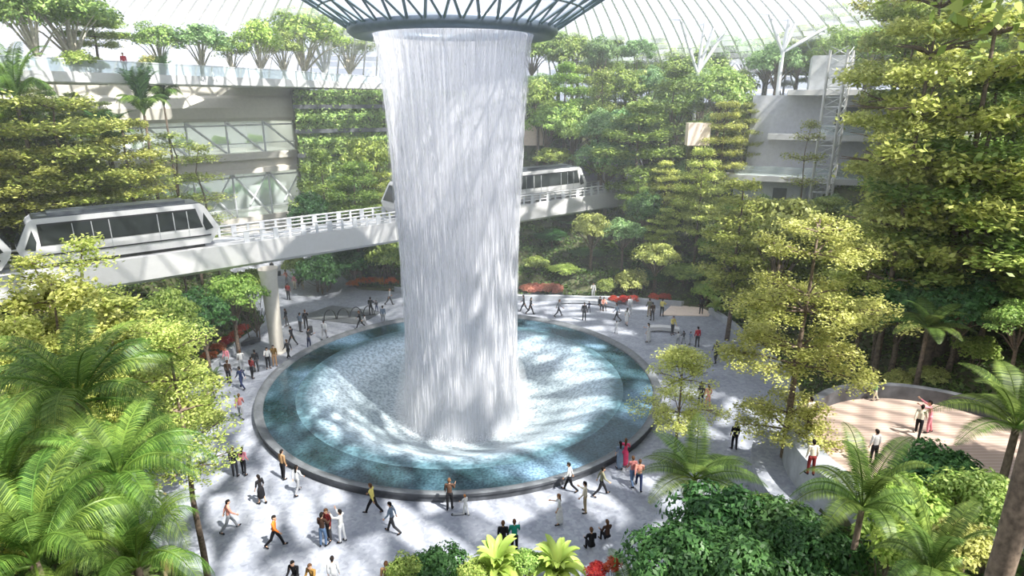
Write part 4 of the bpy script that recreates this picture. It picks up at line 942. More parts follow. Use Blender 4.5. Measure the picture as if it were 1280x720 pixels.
for i, s_ in enumerate((15, 19.5, 24, 28.5)):
    q = fp(s_, -4.5, 0); spawn('shrub_bright', q.x, q.y, 13.4, .9, 1.1, None, 'green indoor plant behind the upper truss windows, %s from the left' % ('first', 'second', 'third', 'fourth')[i], 'plants behind the truss windows'); q = fp(s_+1, -4.0, 0); spawn('terrace_tree_c', q.x, q.y, 5.4, .6, .75, None, 'small indoor tree behind the lower truss windows, %s from the left' % ('first', 'second', 'third', 'fourth')[i], 'trees behind the truss windows')
rr_ = random.Random(5); RK = ['broad_b', 'broad_c', 'tiered_d', 'broad_b', 'broad_a', 'broad_c', 'tiered_e']
RW = {'broad_a': 'bright round tree', 'broad_b': 'blue-green round tree', 'broad_c': 'mid green round tree', 'tiered_d': 'mid green tiered tree', 'tiered_e': 'bright tiered tree'}
NTH = ['first', 'second', 'third', 'fourth', 'fifth', 'sixth', 'seventh', 'eighth', 'ninth', 'tenth', 'eleventh', 'twelfth', 'thirteenth', 'fourteenth', 'fifteenth', 'sixteenth']
for row, x0, x1, st, yt, d, w in (('top row by the roof', 668, 1062, 27, 38, 94, 62), ('second row from the roof', 672, 945, 29, 80, 85, 66), ('third row from the roof', 682, 850, 34, 128, 79, 66)):
    for i, px in enumerate(range(x0, x1, st)):
        k = RK[rr_.randrange(len(RK))]; hero(k, px+rr_.uniform(-6, 6), yt+rr_.uniform(-6, 12), d+rr_.uniform(-3, 3), w*rr_.uniform(.85, 1.25), RW[k]+', '+NTH[i]+' from the waterfall in the '+row, None, None, 'trees in the '+row)
# --- near right
hero('tree_fern', 872, 562, 22, 200, 'tree fern with fronds over the near right edge of the plaza')
hero('ground_fern', 800, 635, 19.5, 190, 'fern at the bottom right edge of the plaza')
hero('tree_fern', 1090, 570, 15.5, 205, 'tree fern in front of the deck')
hero('ground_fern', 1080, 640, 14, 190, 'fern at the bottom border before the deck')
hero('tree_fern', 1180, 650, 12.5, 190, 'tree fern at the bottom border near the bark trunk')
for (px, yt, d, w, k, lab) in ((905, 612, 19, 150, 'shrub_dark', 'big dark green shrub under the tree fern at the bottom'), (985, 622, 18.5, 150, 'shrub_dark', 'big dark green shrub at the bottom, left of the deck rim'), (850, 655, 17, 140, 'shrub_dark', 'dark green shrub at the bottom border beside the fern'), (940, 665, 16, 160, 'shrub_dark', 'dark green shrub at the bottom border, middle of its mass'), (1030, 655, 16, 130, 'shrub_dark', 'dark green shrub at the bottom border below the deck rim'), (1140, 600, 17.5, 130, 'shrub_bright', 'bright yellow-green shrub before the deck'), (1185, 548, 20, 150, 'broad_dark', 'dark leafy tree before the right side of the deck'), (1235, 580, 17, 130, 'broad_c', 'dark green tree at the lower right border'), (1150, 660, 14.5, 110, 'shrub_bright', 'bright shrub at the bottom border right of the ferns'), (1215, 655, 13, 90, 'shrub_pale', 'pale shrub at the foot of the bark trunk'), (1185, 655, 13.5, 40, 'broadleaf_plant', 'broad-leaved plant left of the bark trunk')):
    hero(k, px, yt, d, w, lab)
p = at(1262, 660, d=9.2); zb = h1(p.x, p.y); spawn('tall_tree', p.x, p.y, zb, 1.0, (23.5-zb)/14.5, 0, 'rough bark trunk of a big tree in the bottom right corner')
for (px, yt, d, w, k, lab) in ((545, 688, 21.4, 95, 'shrub_dark', 'leafy green shrub at the bottom border, left of the two nest ferns'), (505, 700, 21, 60, 'shrub_mid', 'green shrub at the bottom border, the one farthest left of the nest ferns'), (590, 705, 21, 50, 'shrub_mid', 'small green shrub touching the first nest fern'), (660, 688, 21.6, 45, 'shrub_mid', 'green shrub between the two nest ferns'), (748, 706, 20.5, 40, 'shrub_red', 'red flowering bush at the bottom border'), (765, 700, 20.5, 30, 'shrub_red', 'red flowering bush closest to the dark shrubs at the bottom border'), (730, 706, 20.5, 30, 'bronze_tuft', 'bronze grass tuft right of the nest ferns'), (290, 690, 20.3, 60, 'green_tuft', 'strap-leaved plant at the foot of the bare tree trunk')):
    hero(k, px, yt, d, w, lab)
for (px, yt, lab) in ((621, 680, 'lime green nest fern at the bottom border, the left one of two'), (697, 683, 'lime green nest fern at the bottom border, the right one of two')):
    p = at(px, yt, d=21.6); zb = h1(p.x, p.y); spawn('lime_rosette', p.x, p.y, zb, 1.35, max(1.1, (p.z-zb)/1.0), None, lab, 'nest ferns')
# ------------------------------------------------------------------ forest on the slopes
def inpoly(px, py, P):
    c = False; j = len(P)-1
    for i in range(len(P)):
        if (P[i][1] > py) != (P[j][1] > py) and px < (P[j][0]-P[i][0])*(py-P[i][1])/(P[j][1]-P[i][1])+P[i][0]: c = not c
        j = i
    return c
KEEP = [  # outlines that must stay open, with the distance beyond which plants do not matter
 ([(195, 690), (200, 600), (262, 520), (240, 480), (320, 430), (335, 345), (400, 345), (495, 372), (655, 372), (760, 388), (840, 385), (905, 395), (890, 440), (830, 460), (850, 520), (860, 560), (800, 590), (765, 640), (765, 700), (700, 690), (580, 700), (480, 705), (300, 720), (215, 720)], 70),
 ([(0, 265), (60, 258), (275, 248), (495, 258), (495, 305), (330, 338), (140, 352), (0, 345)], 50),
 ([(440, 0), (690, 0), (662, 200), (665, 560), (500, 560)], 200),
 ([(200, 85), (470, 85), (470, 112), (375, 112), (375, 270), (300, 285), (275, 250), (255, 205), (205, 160)], 80),
 ([(650, 202), (720, 202), (770, 235), (760, 258), (655, 285)], 84),
 ([(1035, 492), (1205, 505), (1180, 530), (1130, 590), (1060, 640), (985, 590), (1000, 540)], 60),
 ([(925, 100), (1000, 62), (1110, 62), (1108, 190), (1060, 240), (925, 245)], 71),
 ([(860, 150), (892, 150), (892, 184), (860, 184)], 70), ([(1190, 148), (1210, 148), (1210, 190), (1190, 190)], 44),
 ([(845, 0), (915, 0), (890, 90), (865, 90)], 84), ([(952, 0), (1040, 0), (1010, 60), (965, 60)], 78),
 ([(150, 0), (380, 0), (470, 40), (470, 105), (150, 78)], 90),
 ([(690, 0), (1050, 0), (960, 28), (720, 36)], 130)]
def blocked(x, y, z, R, H):
    for a in (0, 1, 2, 3, 4, 5):
        for fz in ((.45, .7, 1.0) if H > 3 else (.5, 1.0)):
            k = R*(.85 if fz < 1 else .3); w = a*PI/3
            px, py, dep = proj((x+k*math.cos(w), y+k*math.sin(w), z+H*fz)); d = y-CAM.y
            for P, lim in KEEP:
                if d < lim and inpoly(px, py, P): return True
    return False
rf = np.random.default_rng(77); taken = [(p[2], p[3], p[5]) for p in PLANTS]; nf = 0
def try_fill(x, y, kinds, smin, smax, gap, skip=()):
    global nf
    r = math.hypot(x, y); phi = math.degrees(math.atan2(y, x)); t = r-R0f(phi)
    if t < .9: return False
    z = h1(x, y); d = y-CAM.y
    if d < 9 or math.hypot(x-CAM.x, y-CAM.y) < 12: return False
    px, py, dep = proj((x, y, z+2))
    if not (-330 < px < 1560): return False
    if math.hypot(x-DECK[0], y-DECK[1]) < DECK[2]+2.0: return False
    dt = float(seg_dist(x, y, TA[0], TA[1], TB[0]+6, TB[1]+5))
    if float(seg_dist(x, y, -15, 16, -27, 36)) < 6.5: return False
    if (Vector((x, y, 0))-A).dot(fn) < 1.5 and -3 < (Vector((x, y, 0))-A).dot(fd) < FL+30: return False
    if z > 10 and any(abs((Vector((x, y, 0))-c0).dot(rd)-RL/2) < RL/2+2 and -10 < (Vector((x, y, 0))-c0).dot(rn) < 2.5 for _ in (0,)): return False
    kind = kinds[int(rf.integers(len(kinds)))]; s = rf.uniform(smin, smax); pr = PROTO[kind]
    if pr['H']*s+z > 20.2 and math.hypot(x, y) < 60 and x < -22: s = max(.5, (20.2-z)/pr['H'])
    R = pr['R']*s
    if dt < R+2.4 and z+pr['H']*s > 6.6: return False
    for (ax, ay, ar) in taken:
        if (ax-x)**2+(ay-y)**2 < (gap*(ar+R))**2: return False
    if proj((x, y, z+pr['H']*s))[1] > 735: return False
    if blocked(x, y, z, R, pr['H']*s): return False
    spawn(kind, x, y, z, s, s*rf.uniform(.9, 1.12), fill=True); taken.append((x, y, R)); nf += 1; return True
def region(n, a0, a1, t0, t1, kinds, smin, smax, gap):
    for _ in range(n):
        a = rf.uniform(a0, a1); r = float(R0f(((a+180) % 360)-180))+rf.uniform(t0, t1)
        try_fill(r*math.cos(math.radians(a)), r*math.sin(math.radians(a)), kinds, smin, smax, gap)
YG = ['tiered_a', 'tiered_b', 'tiered_a', 'tiered_e', 'tiered_c']
region(700, 128, 222, 5, 34, ['tiered_a', 'tiered_b', 'tiered_a', 'tiered_b', 'tiered_e', 'tiered_thin', 'fan_palm', 'broad_a'], .62, .95, .62)
region(500, 205, 250, 3, 16, ['tiered_b', 'palm_b', 'palm_a', 'broad_dark', 'tiered_a'], .55, .8, .6)
region(1500, 40, 122, 22, 42, ['tiered_d', 'broad_b', 'broad_c', 'broad_b', 'tiered_e'], 1.0, 1.5, .5)
region(1200, -5, 50, 20, 40, ['tiered_a', 'tiered_e', 'broad_c', 'tiered_b'], 1.0, 1.4, .5)
region(900, 52, 118, 3, 46, ['tiered_d', 'broad_b', 'broad_b', 'broad_c', 'tiered_d', 'tiered_a', 'broad_dark'], .7, 1.15, .6)
region(2200, -12, 60, 4, 44, ['tiered_a', 'tiered_b', 'tiered_c', 'tiered_d', 'tiered_e', 'tiered_a', 'broad_c', 'broad_a', 'broad_b'], .7, 1.12, .52)
region(700, -45, -8, 5, 28, ['tiered_d', 'broad_c', 'tiered_b', 'broad_dark', 'tree_fern', 'palm_b'], .65, 1.0, .62)
region(900, 40, 330, .9, 10, ['shrub_mid', 'shrub_bright', 'shrub_dark', 'ground_fern', 'shrub_pale', 'shrub_mid', 'broadleaf_plant'], .7, 1.2, .75)
region(500, -35, 45, .9, 14, ['shrub_mid', 'shrub_bright', 'shrub_dark', 'ground_fern', 'shrub_pale', 'broadleaf_plant'], .8, 1.35, .75)
print('fill plants', nf)
# words for the forest plants: kind and colour, slope, row, order counted from the waterfall
WORD = {'tiered_a': 'yellow-green tiered tree', 'tiered_b': 'yellow-green wide tiered tree', 'tiered_c': 'cream-green tiered tree', 'tiered_d': 'mid green tiered tree', 'tiered_e': 'bright green tiered tree', 'tiered_thin': 'slim tiered sapling', 'broad_a': 'bright round-crowned tree', 'broad_b': 'blue-green round-crowned tree', 'broad_c': 'mid green round-crowned tree', 'broad_dark': 'dark green round-crowned tree',
        'palm_a': 'tall feather palm', 'palm_b': 'leaning feather palm', 'fan_palm': 'slender dark palm', 'tree_fern': 'tree fern', 'ground_fern': 'low fern', 'broadleaf_plant': 'broad-leaved plant', 'shrub_mid': 'mid green shrub', 'shrub_bright': 'bright green shrub', 'shrub_dark': 'dark green shrub', 'shrub_pale': 'cream-green shrub', 'lime_rosette': 'nest fern'}
ORD = ['', 'second', 'third', 'fourth', 'fifth', 'sixth', 'seventh', 'eighth', 'ninth', 'tenth', 'eleventh', 'twelfth', 'thirteenth', 'fourteenth', 'fifteenth', 'sixteenth', 'seventeenth', 'eighteenth', 'nineteenth', 'twentieth']
bins = {}
for (r, kind, x, y, z, R, H, fill) in PLANTS:
    if not fill: continue
    px, py, dep = proj((x, y, z+H*.8))
    if px < 500: area = 'left slope above the beam' if py < 265 else ('left bank below the beam' if py < 430 else 'near left bank by the palms')
    elif px < 780: area = 'bank behind the waterfall' if y > 0 else 'near bank below the pool'
    elif px < 960: area = 'upper bank right of the waterfall' if py < 200 else ('bank behind the right plaza' if y > 0 else 'near bank under the big tiered tree')
    else: area = 'upper right hillside' if py < 200 else ('right hillside above the deck' if y > -16 else 'near bank before the deck')
    bins.setdefault((kind, area), []).append((abs(px-570), r))
for (kind, area), L in bins.items():
    L.sort(key=lambda q: q[0])
    for i, (_, r) in enumerate(L):
        r['group'] = 'plants on the '+area
        r['label'] = WORD[kind]+' on the '+area+(', nearest the water' if i == 0 and len(L) > 1 else (', %s from the water' % ORD[i] if 0 < i < 20 else ''))
# ------------------------------------------------------------------ low ground cover on the soil
n = 90000
a = rf.uniform(-PI, PI, n); r = R0f(np.degrees(a))+.3+rf.uniform(0, 1, n)**.8*46; x = r*np.cos(a); y = r*np.sin(a); z = hgt(x, y)
ok = (z > .15) & (np.hypot(x-DECK[0], y-DECK[1]) > DECK[2]+1.3) & (np.hypot(x-CAM.x, y-CAM.y) > 5) & (y > -36) & (((x-A.x)*fn.x+(y-A.y)*fn.y > 1) | (x > 0))
u = (x-CAM.x)/np.maximum(1, y-CAM.y); ok &= np.abs(u) < 2.2
x, y, z = x[ok], y[ok], z[ok]; m = 5
P = np.stack([np.repeat(x, m)+rf.normal(0, .3, len(x)*m), np.repeat(y, m)+rf.normal(0, .3, len(x)*m), np.zeros(len(x)*m)], 1); P[:, 2] = hgt(P[:, 0], P[:, 1])+np.abs(rf.normal(.12, .15, len(P)))
V, Fc = leaves(P, np.tile([0, 0, 1.], (len(P), 1)), .34, .5, .6, rf)
o = link('undergrowth', mesh_np('undergrowth', V, Fc, M['cover']))
tag(o, 'low leafy undergrowth covering the soil of all the slopes', 'undergrowth', None, 'stuff')
# ------------------------------------------------------------------ people
def cloth(name, c): 
    M[name] = simple(name, c, .8, noise=.1, scale=12, spec=.15)
for nm, c in (('c_black', (.015, .015, .018)), ('c_charcoal', (.05, .05, .055)), ('c_white', (.62, .62, .61)), ('c_cream', (.72, .64, .50)), ('c_grey', (.30, .31, .33)), ('c_lightgrey', (.55, .56, .58)), ('c_navy', (.02, .03, .08)), ('c_denim', (.10, .16, .27)), ('c_bluegrey', (.16, .21, .28)), ('c_pink', (.75, .28, .33)), ('c_salmon', (.75, .33, .25)), ('c_red', (.50, .03, .05)), ('c_darkred', (.20, .03, .03)), ('c_orange', (.65, .17, .03)), ('c_tan', (.38, .23, .12)), ('c_yellow', (.72, .62, .18)), ('c_teal', (.02, .24, .19)), ('c_olive', (.20, .20, .13)), ('c_brown', (.07, .04, .028)), ('c_khaki', (.30, .24, .15)), ('c_magenta', (.70, .07, .16)), ('c_gold', (.24, .14, .04)), ('c_plaid', (.42, .16, .15)), ('c_green', (.25, .45, .18)),
              ('skin_a', (.62, .38, .26)), ('skin_b', (.45, .26, .16)), ('hair_dark', (.012, .009, .008)), ('hair_brown', (.10, .05, .025)), ('hair_ginger', (.40, .15, .04)), ('hair_grey', (.35, .33, .31))):
    cloth(nm, c)
def capsule(a, b, ra, rb, n=10, sq=1.0, ax=None):
    a = Vector(a); b = Vector(b); d = b-a; L = d.length; d = d.normalized() if L > 1e-6 else Vector((0, 0, 1))
    u = Vector(ax) if ax is not None else (Vector((1, 0, 0)) if abs(d.x) < .9 else Vector((0, 1, 0))); u = (u-d*u.dot(d)).normalized(); v = d.cross(u)
    rings = [(-.98, 0), (-.7, 0), (0, 0), (0, 1), (.7, 1), (.98, 1)]; V = []
    for h, e in rings:
        c = b if e else a; r = rb if e else ra; k = math.sqrt(max(0, 1-h*h)); 
        for i in range(n): w = 2*PI*i/n; V.append(c+d*(h*r)+u*(k*r*math.cos(w))+v*(k*r*sq*math.sin(w)))
    Fq = [(j*n+i, j*n+(i+1) % n, (j+1)*n+(i+1) % n, (j+1)*n+i) for j in range(5) for i in range(n)]+[tuple(range(n))[::-1], tuple(5*n+i for i in range(n))]
    return V, Fq
def blob(name, caps, voxel, ratio, smooth_=3):
    """one continuous surface grown round a set of tapered limbs"""
    b = MB()
    for c in caps: b.add(*capsule(*c[:4], **(c[4] if len(c) > 4 else {})))
    me = b.mesh(name+'_raw', []) if False else None
    me = bpy.data.meshes.new(name+'_raw'); me.from_pydata(b.v, [], b.f); me.update()
    o = bpy.data.objects.new('raw', me); COL.objects.link(o)
    m = o.modifiers.new('r', 'REMESH'); m.mode = 'VOXEL'; m.voxel_size = voxel; m.use_smooth_shade = True
    s = o.modifiers.new('s', 'SMOOTH'); s.iterations = smooth_; s.factor = .5
    d = o.modifiers.new('d', 'DECIMATE'); d.ratio = ratio
    dg = bpy.context.evaluated_depsgraph_get(); me2 = bpy.data.meshes.new_from_object(o.evaluated_get(dg)); me2.name = name
    bpy.data.objects.remove(o); bpy.data.meshes.remove(me)
    me2.materials.clear(); me2.materials.append(M['c_grey']); me2.polygons.foreach_set('use_smooth', [True]*len(me2.polygons)); me2.update()
    return me2
def rotx(v, a): c, s = math.cos(a), math.sin(a); return Vector((v[0], v[1]*c-v[2]*s, v[1]*s+v[2]*c))
R_ = math.radians
def make_person(kind, hip=(0, 0), knee=(5, 5), sh=(0, 0), ab=(8, 8), el=(15, 15), lean=3, twist=0, sit=False, dress=False, longhair=False, k=1.0, slim=1.0, look=0):
    """facing +Y. hip / knee / shoulder / elbow flexion in degrees, left (x<0) then right"""
    P = {}; hipz = .92
    pel = Vector((0, 0, hipz)); up = rotx((0, 0, 1), -R_(lean))
    chest = pel+up*.38; neck = pel+up*.55; head = pel+up*.70+Vector((0, .015, 0))
    J = []
    for i, sx in enumerate((-1, 1)):
        h = pel+Vector((sx*.088, 0, -.03)); th = rotx((sx*.02, 0, -.43), R_(hip[i])); kn = h+th
        an = kn+rotx((0, 0, -.41), R_(hip[i]-knee[i])); tdir = rotx((sx*.05, .17, -.02), R_(max(-25, min(30, (hip[i]-knee[i])*.6)))); to = an+Vector((0, -.02, -.03))+tdir
        s = pel+up*.49+Vector((sx*.175, 0, 0)); a = R_(ab[i]); ua = rotx((sx*math.sin(a)*.28, 0, -math.cos(a)*.28), R_(sh[i])-R_(lean)); e = s+ua
        fa_ = rotx((sx*math.sin(a*.4)*.25, 0, -math.cos(a*.4)*.25), R_(sh[i]+el[i])-R_(lean)); w = e+fa_; J.append((h, kn, an, to, s, e, w, fa_.normalized()))
    low = min(min(j[2].z, j[3].z) for j in J)-.055
    if sit: low = pel.z-.13-.45
    off = Vector((0, 0, -low)); J = [tuple(v+off if q < 7 else v for q, v in enumerate(j)) for j in J]; pel = pel+off; chest += off; neck += off; head += off
    X = dict(ax=(1, 0, 0)); body = [(pel+up*.05, chest, .10, .11, dict(ax=(1, 0, 0), sq=.75)), (neck-up*.06, neck+up*.09, .056, .050), (head+up*-.015, head+up*.045, .078, .086, dict(ax=(1, 0, 0), sq=1.1)), (head+Vector((0, .045, -.06)), head+Vector((0, .05, -.07)), .045, .04),
        (head+Vector((0, .088, .0)), head+Vector((0, .105, -.022)), .010, .013), (head+Vector((-.083, -.005, -.01)), head+Vector((-.086, -.012, .02)), .012, .014), (head+Vector((.083, -.005, -.01)), head+Vector((.086, -.012, .02)), .012, .014)]
    for sx, (h, kn, an, to, s, e, w, fd_) in zip((-1, 1), J):
        body += [(s-Vector((sx*.03, 0, 0)), e, .052*slim, .040*slim), (e, w, .038*slim, .027*slim), (h, kn, .078*slim, .052*slim), (kn, an, .052*slim, .036*slim), (an, to, .036, .028), (an+Vector((0, -.03, -.03)), an, .03, .036)]
        side = Vector((0, 1, 0))-fd_*fd_.y; side = side.normalized() if side.length > .2 else Vector((0, 0, 1)); pm = w+fd_*.045
        body += [(w, w+fd_*.07, .026, .030, dict(ax=tuple(side), sq=.5))]
        curl = fd_.cross(side).normalized()*(-sx)
        for q, (o_, l_) in enumerate(((.030, .066), (.010, .074), (-.010, .069), (-.029, .054))):
            r0 = w+fd_*.085+side*o_; r1 = r0+fd_*l_*.55+curl*.008+side*o_*.25; body += [(r0-fd_*.02, r1, .0092, .0086), (r1, r1+(fd_*.8+curl*.6).normalized()*l_*.45, .0086, .0075)]
        t0 = w+fd_*.03+side*.026; t1 = t0+(fd_*.6+side*.8).normalized()*.04; body += [(t0, t1, .011, .0098), (t1, t1+(fd_*.95+side*.3).normalized()*.03, .0098, .008)]
    parts = [('skin', 'body', blob(kind+'_body', body, .0085, .22, 2))]
    top = [(pel+up*.02, chest, .128*slim, .140*slim, dict(ax=(1, 0, 0), sq=.70)), (chest, neck-up*.07, .140*slim, .105*slim, dict(ax=(1, 0, 0), sq=.72)), (J[0][4], J[1][4], .062, .062)]
    for h, kn, an, to, s, e, w, fd_ in J: top += [(s, e, .066, .054), (e, e.lerp(w, .85 if not dress else .05), .052, .040)]
    if dress:
        kz = (J[0][1]+J[1][1])/2; az = (J[0][2]+J[1][2])/2; top += [(pel+up*.06, pel, .13, .155, dict(ax=(1, 0, 0), sq=.85)), (pel, kz, .155, .20, dict(ax=(1, 0, 0), sq=.9))]
        if dress == 2: top += [(kz, az+Vector((0, 0, .14)), .20, .19, dict(ax=(1, 0, 0), sq=.95))]
        for h, kn, an, to, s, e, w, fd_ in J: top += [(h, kn, .10, .085)]
    parts.append(('top', 'dress' if dress else 'shirt', blob(kind+'_top', top, .015, .3, 3)))
    if not dress:
        tr = [(pel-up*.02, pel+up*.07, .128*slim, .122*slim, dict(ax=(1, 0, 0), sq=.76))]
        for h, kn, an, to, s, e, w, fd_ in J: tr += [(h, kn, .094*slim, .070*slim), (kn, an+Vector((0, 0, .01)), .068*slim, .056*slim)]
        parts.append(('bottom', 'trousers', blob(kind+'_trousers', tr, .014, .3, 3)))
    hr = [(head+Vector((0, -.022, .035)), head+Vector((0, .018, .058)), .092, .085), (head+Vector((0, -.045, -.03)), head+Vector((0, -.03, .03)), .070, .085)]
    if longhair: hr += [(head+Vector((0, -.06, -.02)), head+Vector((0, -.095, -.26)), .078, .06, dict(ax=(1, 0, 0), sq=.5))]
    parts.append(('hair', 'hair', blob(kind+'_hair', hr, .012, .4, 2)))
    for h, kn, an, to, s, e, w, fd_ in J: parts.append(('shoe', 'shoe', blob(kind+'_shoe', [(an+Vector((0, -.035, -.025)), to+Vector((0, .0, .004)), .042, .040), (an+Vector((0, -.02, .015)), an+Vector((0, 0, -.02)), .044, .042)], .011, .4, 2)))
    b = MB()
    for sx in (-1, 1): b.add(*capsule(head+Vector((sx*.034, .084, .012)), head+Vector((sx*.040, .083, .012)), .0095, .0095, 8))
    parts.append(('eye', 'eyes', b.mesh(kind+'_eyes', [M['hair_dark']])))
    b = MB(); b.add(*capsule(head+Vector((-.022, .089, -.052)), head+Vector((.022, .089, -.052)), .0075, .0075, 8)); parts.append(('lip', 'mouth', b.mesh(kind+'_mouth', [M['c_darkred']])))
    PEOPLE[kind] = (parts, k)
PEOPLE = {}
make_person('stand', hip=(3, -3), sh=(4, -2), el=(12, 18))
make_person('stand_b', hip=(-4, 8), knee=(2, 14), sh=(12, 25), el=(25, 85), ab=(10, 12))
make_person('walk_a', hip=(28, -20), knee=(8, 22), sh=(-24, 26), el=(12, 30), lean=5)
make_person('walk_b', hip=(-17, 22), knee=(30, 5), sh=(20, -20), el=(25, 12), lean=5)
make_person('photo', hip=(4, -5), sh=(75, 70), el=(75, 80), ab=(6, 6), lean=-2)
make_person('arms_up', hip=(6, -8), knee=(10, 6), sh=(105, 120), el=(20, 15), ab=(14, 10), lean=10)
make_person('woman', hip=(5, -6), sh=(6, -4), el=(15, 40), longhair=True, slim=.88, k=.95)
make_person('woman_walk', hip=(22, -16), knee=(6, 22), sh=(-16, 20), el=(20, 30), longhair=True, slim=.88, k=.95, lean=4)
make_person('dress', hip=(8, -8), knee=(5, 12), sh=(8, -6), el=(15, 35), dress=1, longhair=True, slim=.85, k=.95)
make_person('gown', hip=(5, -5), knee=(4, 6), sh=(8, 35), el=(15, 60), dress=2, longhair=True, slim=.88, k=.97)
make_person('sitting', hip=(84, 88), knee=(80, 84), sh=(30, 26), el=(45, 50), lean=10, sit=True)
make_person('sitting_woman', hip=(88, 82), knee=(84, 78), sh=(28, 34), el=(55, 45), lean=8, sit=True, longhair=True, slim=.9, k=.96)
make_person('child', hip=(12, -10), knee=(8, 16), sh=(25, 15), el=(45, 30), k=.66)
np_ = 0
def person(pose, px, py, yaw, top, bottom, label, hair='hair_dark', skin='skin_a', z=0, group=None, k=1.0, shoe='c_black'):
    """feet at pixel (px, py); yaw 0 looks away from the camera, 90 to the picture's left"""
    global np_
    p = at(px, py, z=z); rad = math.hypot(p.x, p.y)
    if z == 0 and rad < 14.75: p.x *= 14.75/rad; p.y *= 14.75/rad
    r = empty('person', (p.x, p.y, z), R_(yaw), label, 'person', group); parts, kk = PEOPLE[pose]; r.scale = (kk*k,)*3
    near = proj(p)[2] < 46
    for role, nm, me in parts:
        if role in ('eye', 'lip') and not near: continue
        m = {'skin': skin, 'top': top, 'bottom': bottom, 'hair': hair, 'shoe': shoe, 'eye': 'hair_dark', 'lip': 'c_darkred'}[role]
        o = link(nm, me, r, [M[m]])
    np_ += 1; return r
def backpack(r, mat):
    b = MB(); b.tube([(0, -.17, 1.08), (0, -.19, 1.12), (0, -.19, 1.36), (0, -.16, 1.42)], [.10, .14, .14, .09], 10); o = b.build('backpack', M[mat], None, True)
    o.location = r.location; o.rotation_euler = r.rotation_euler; o.scale = r.scale; return o
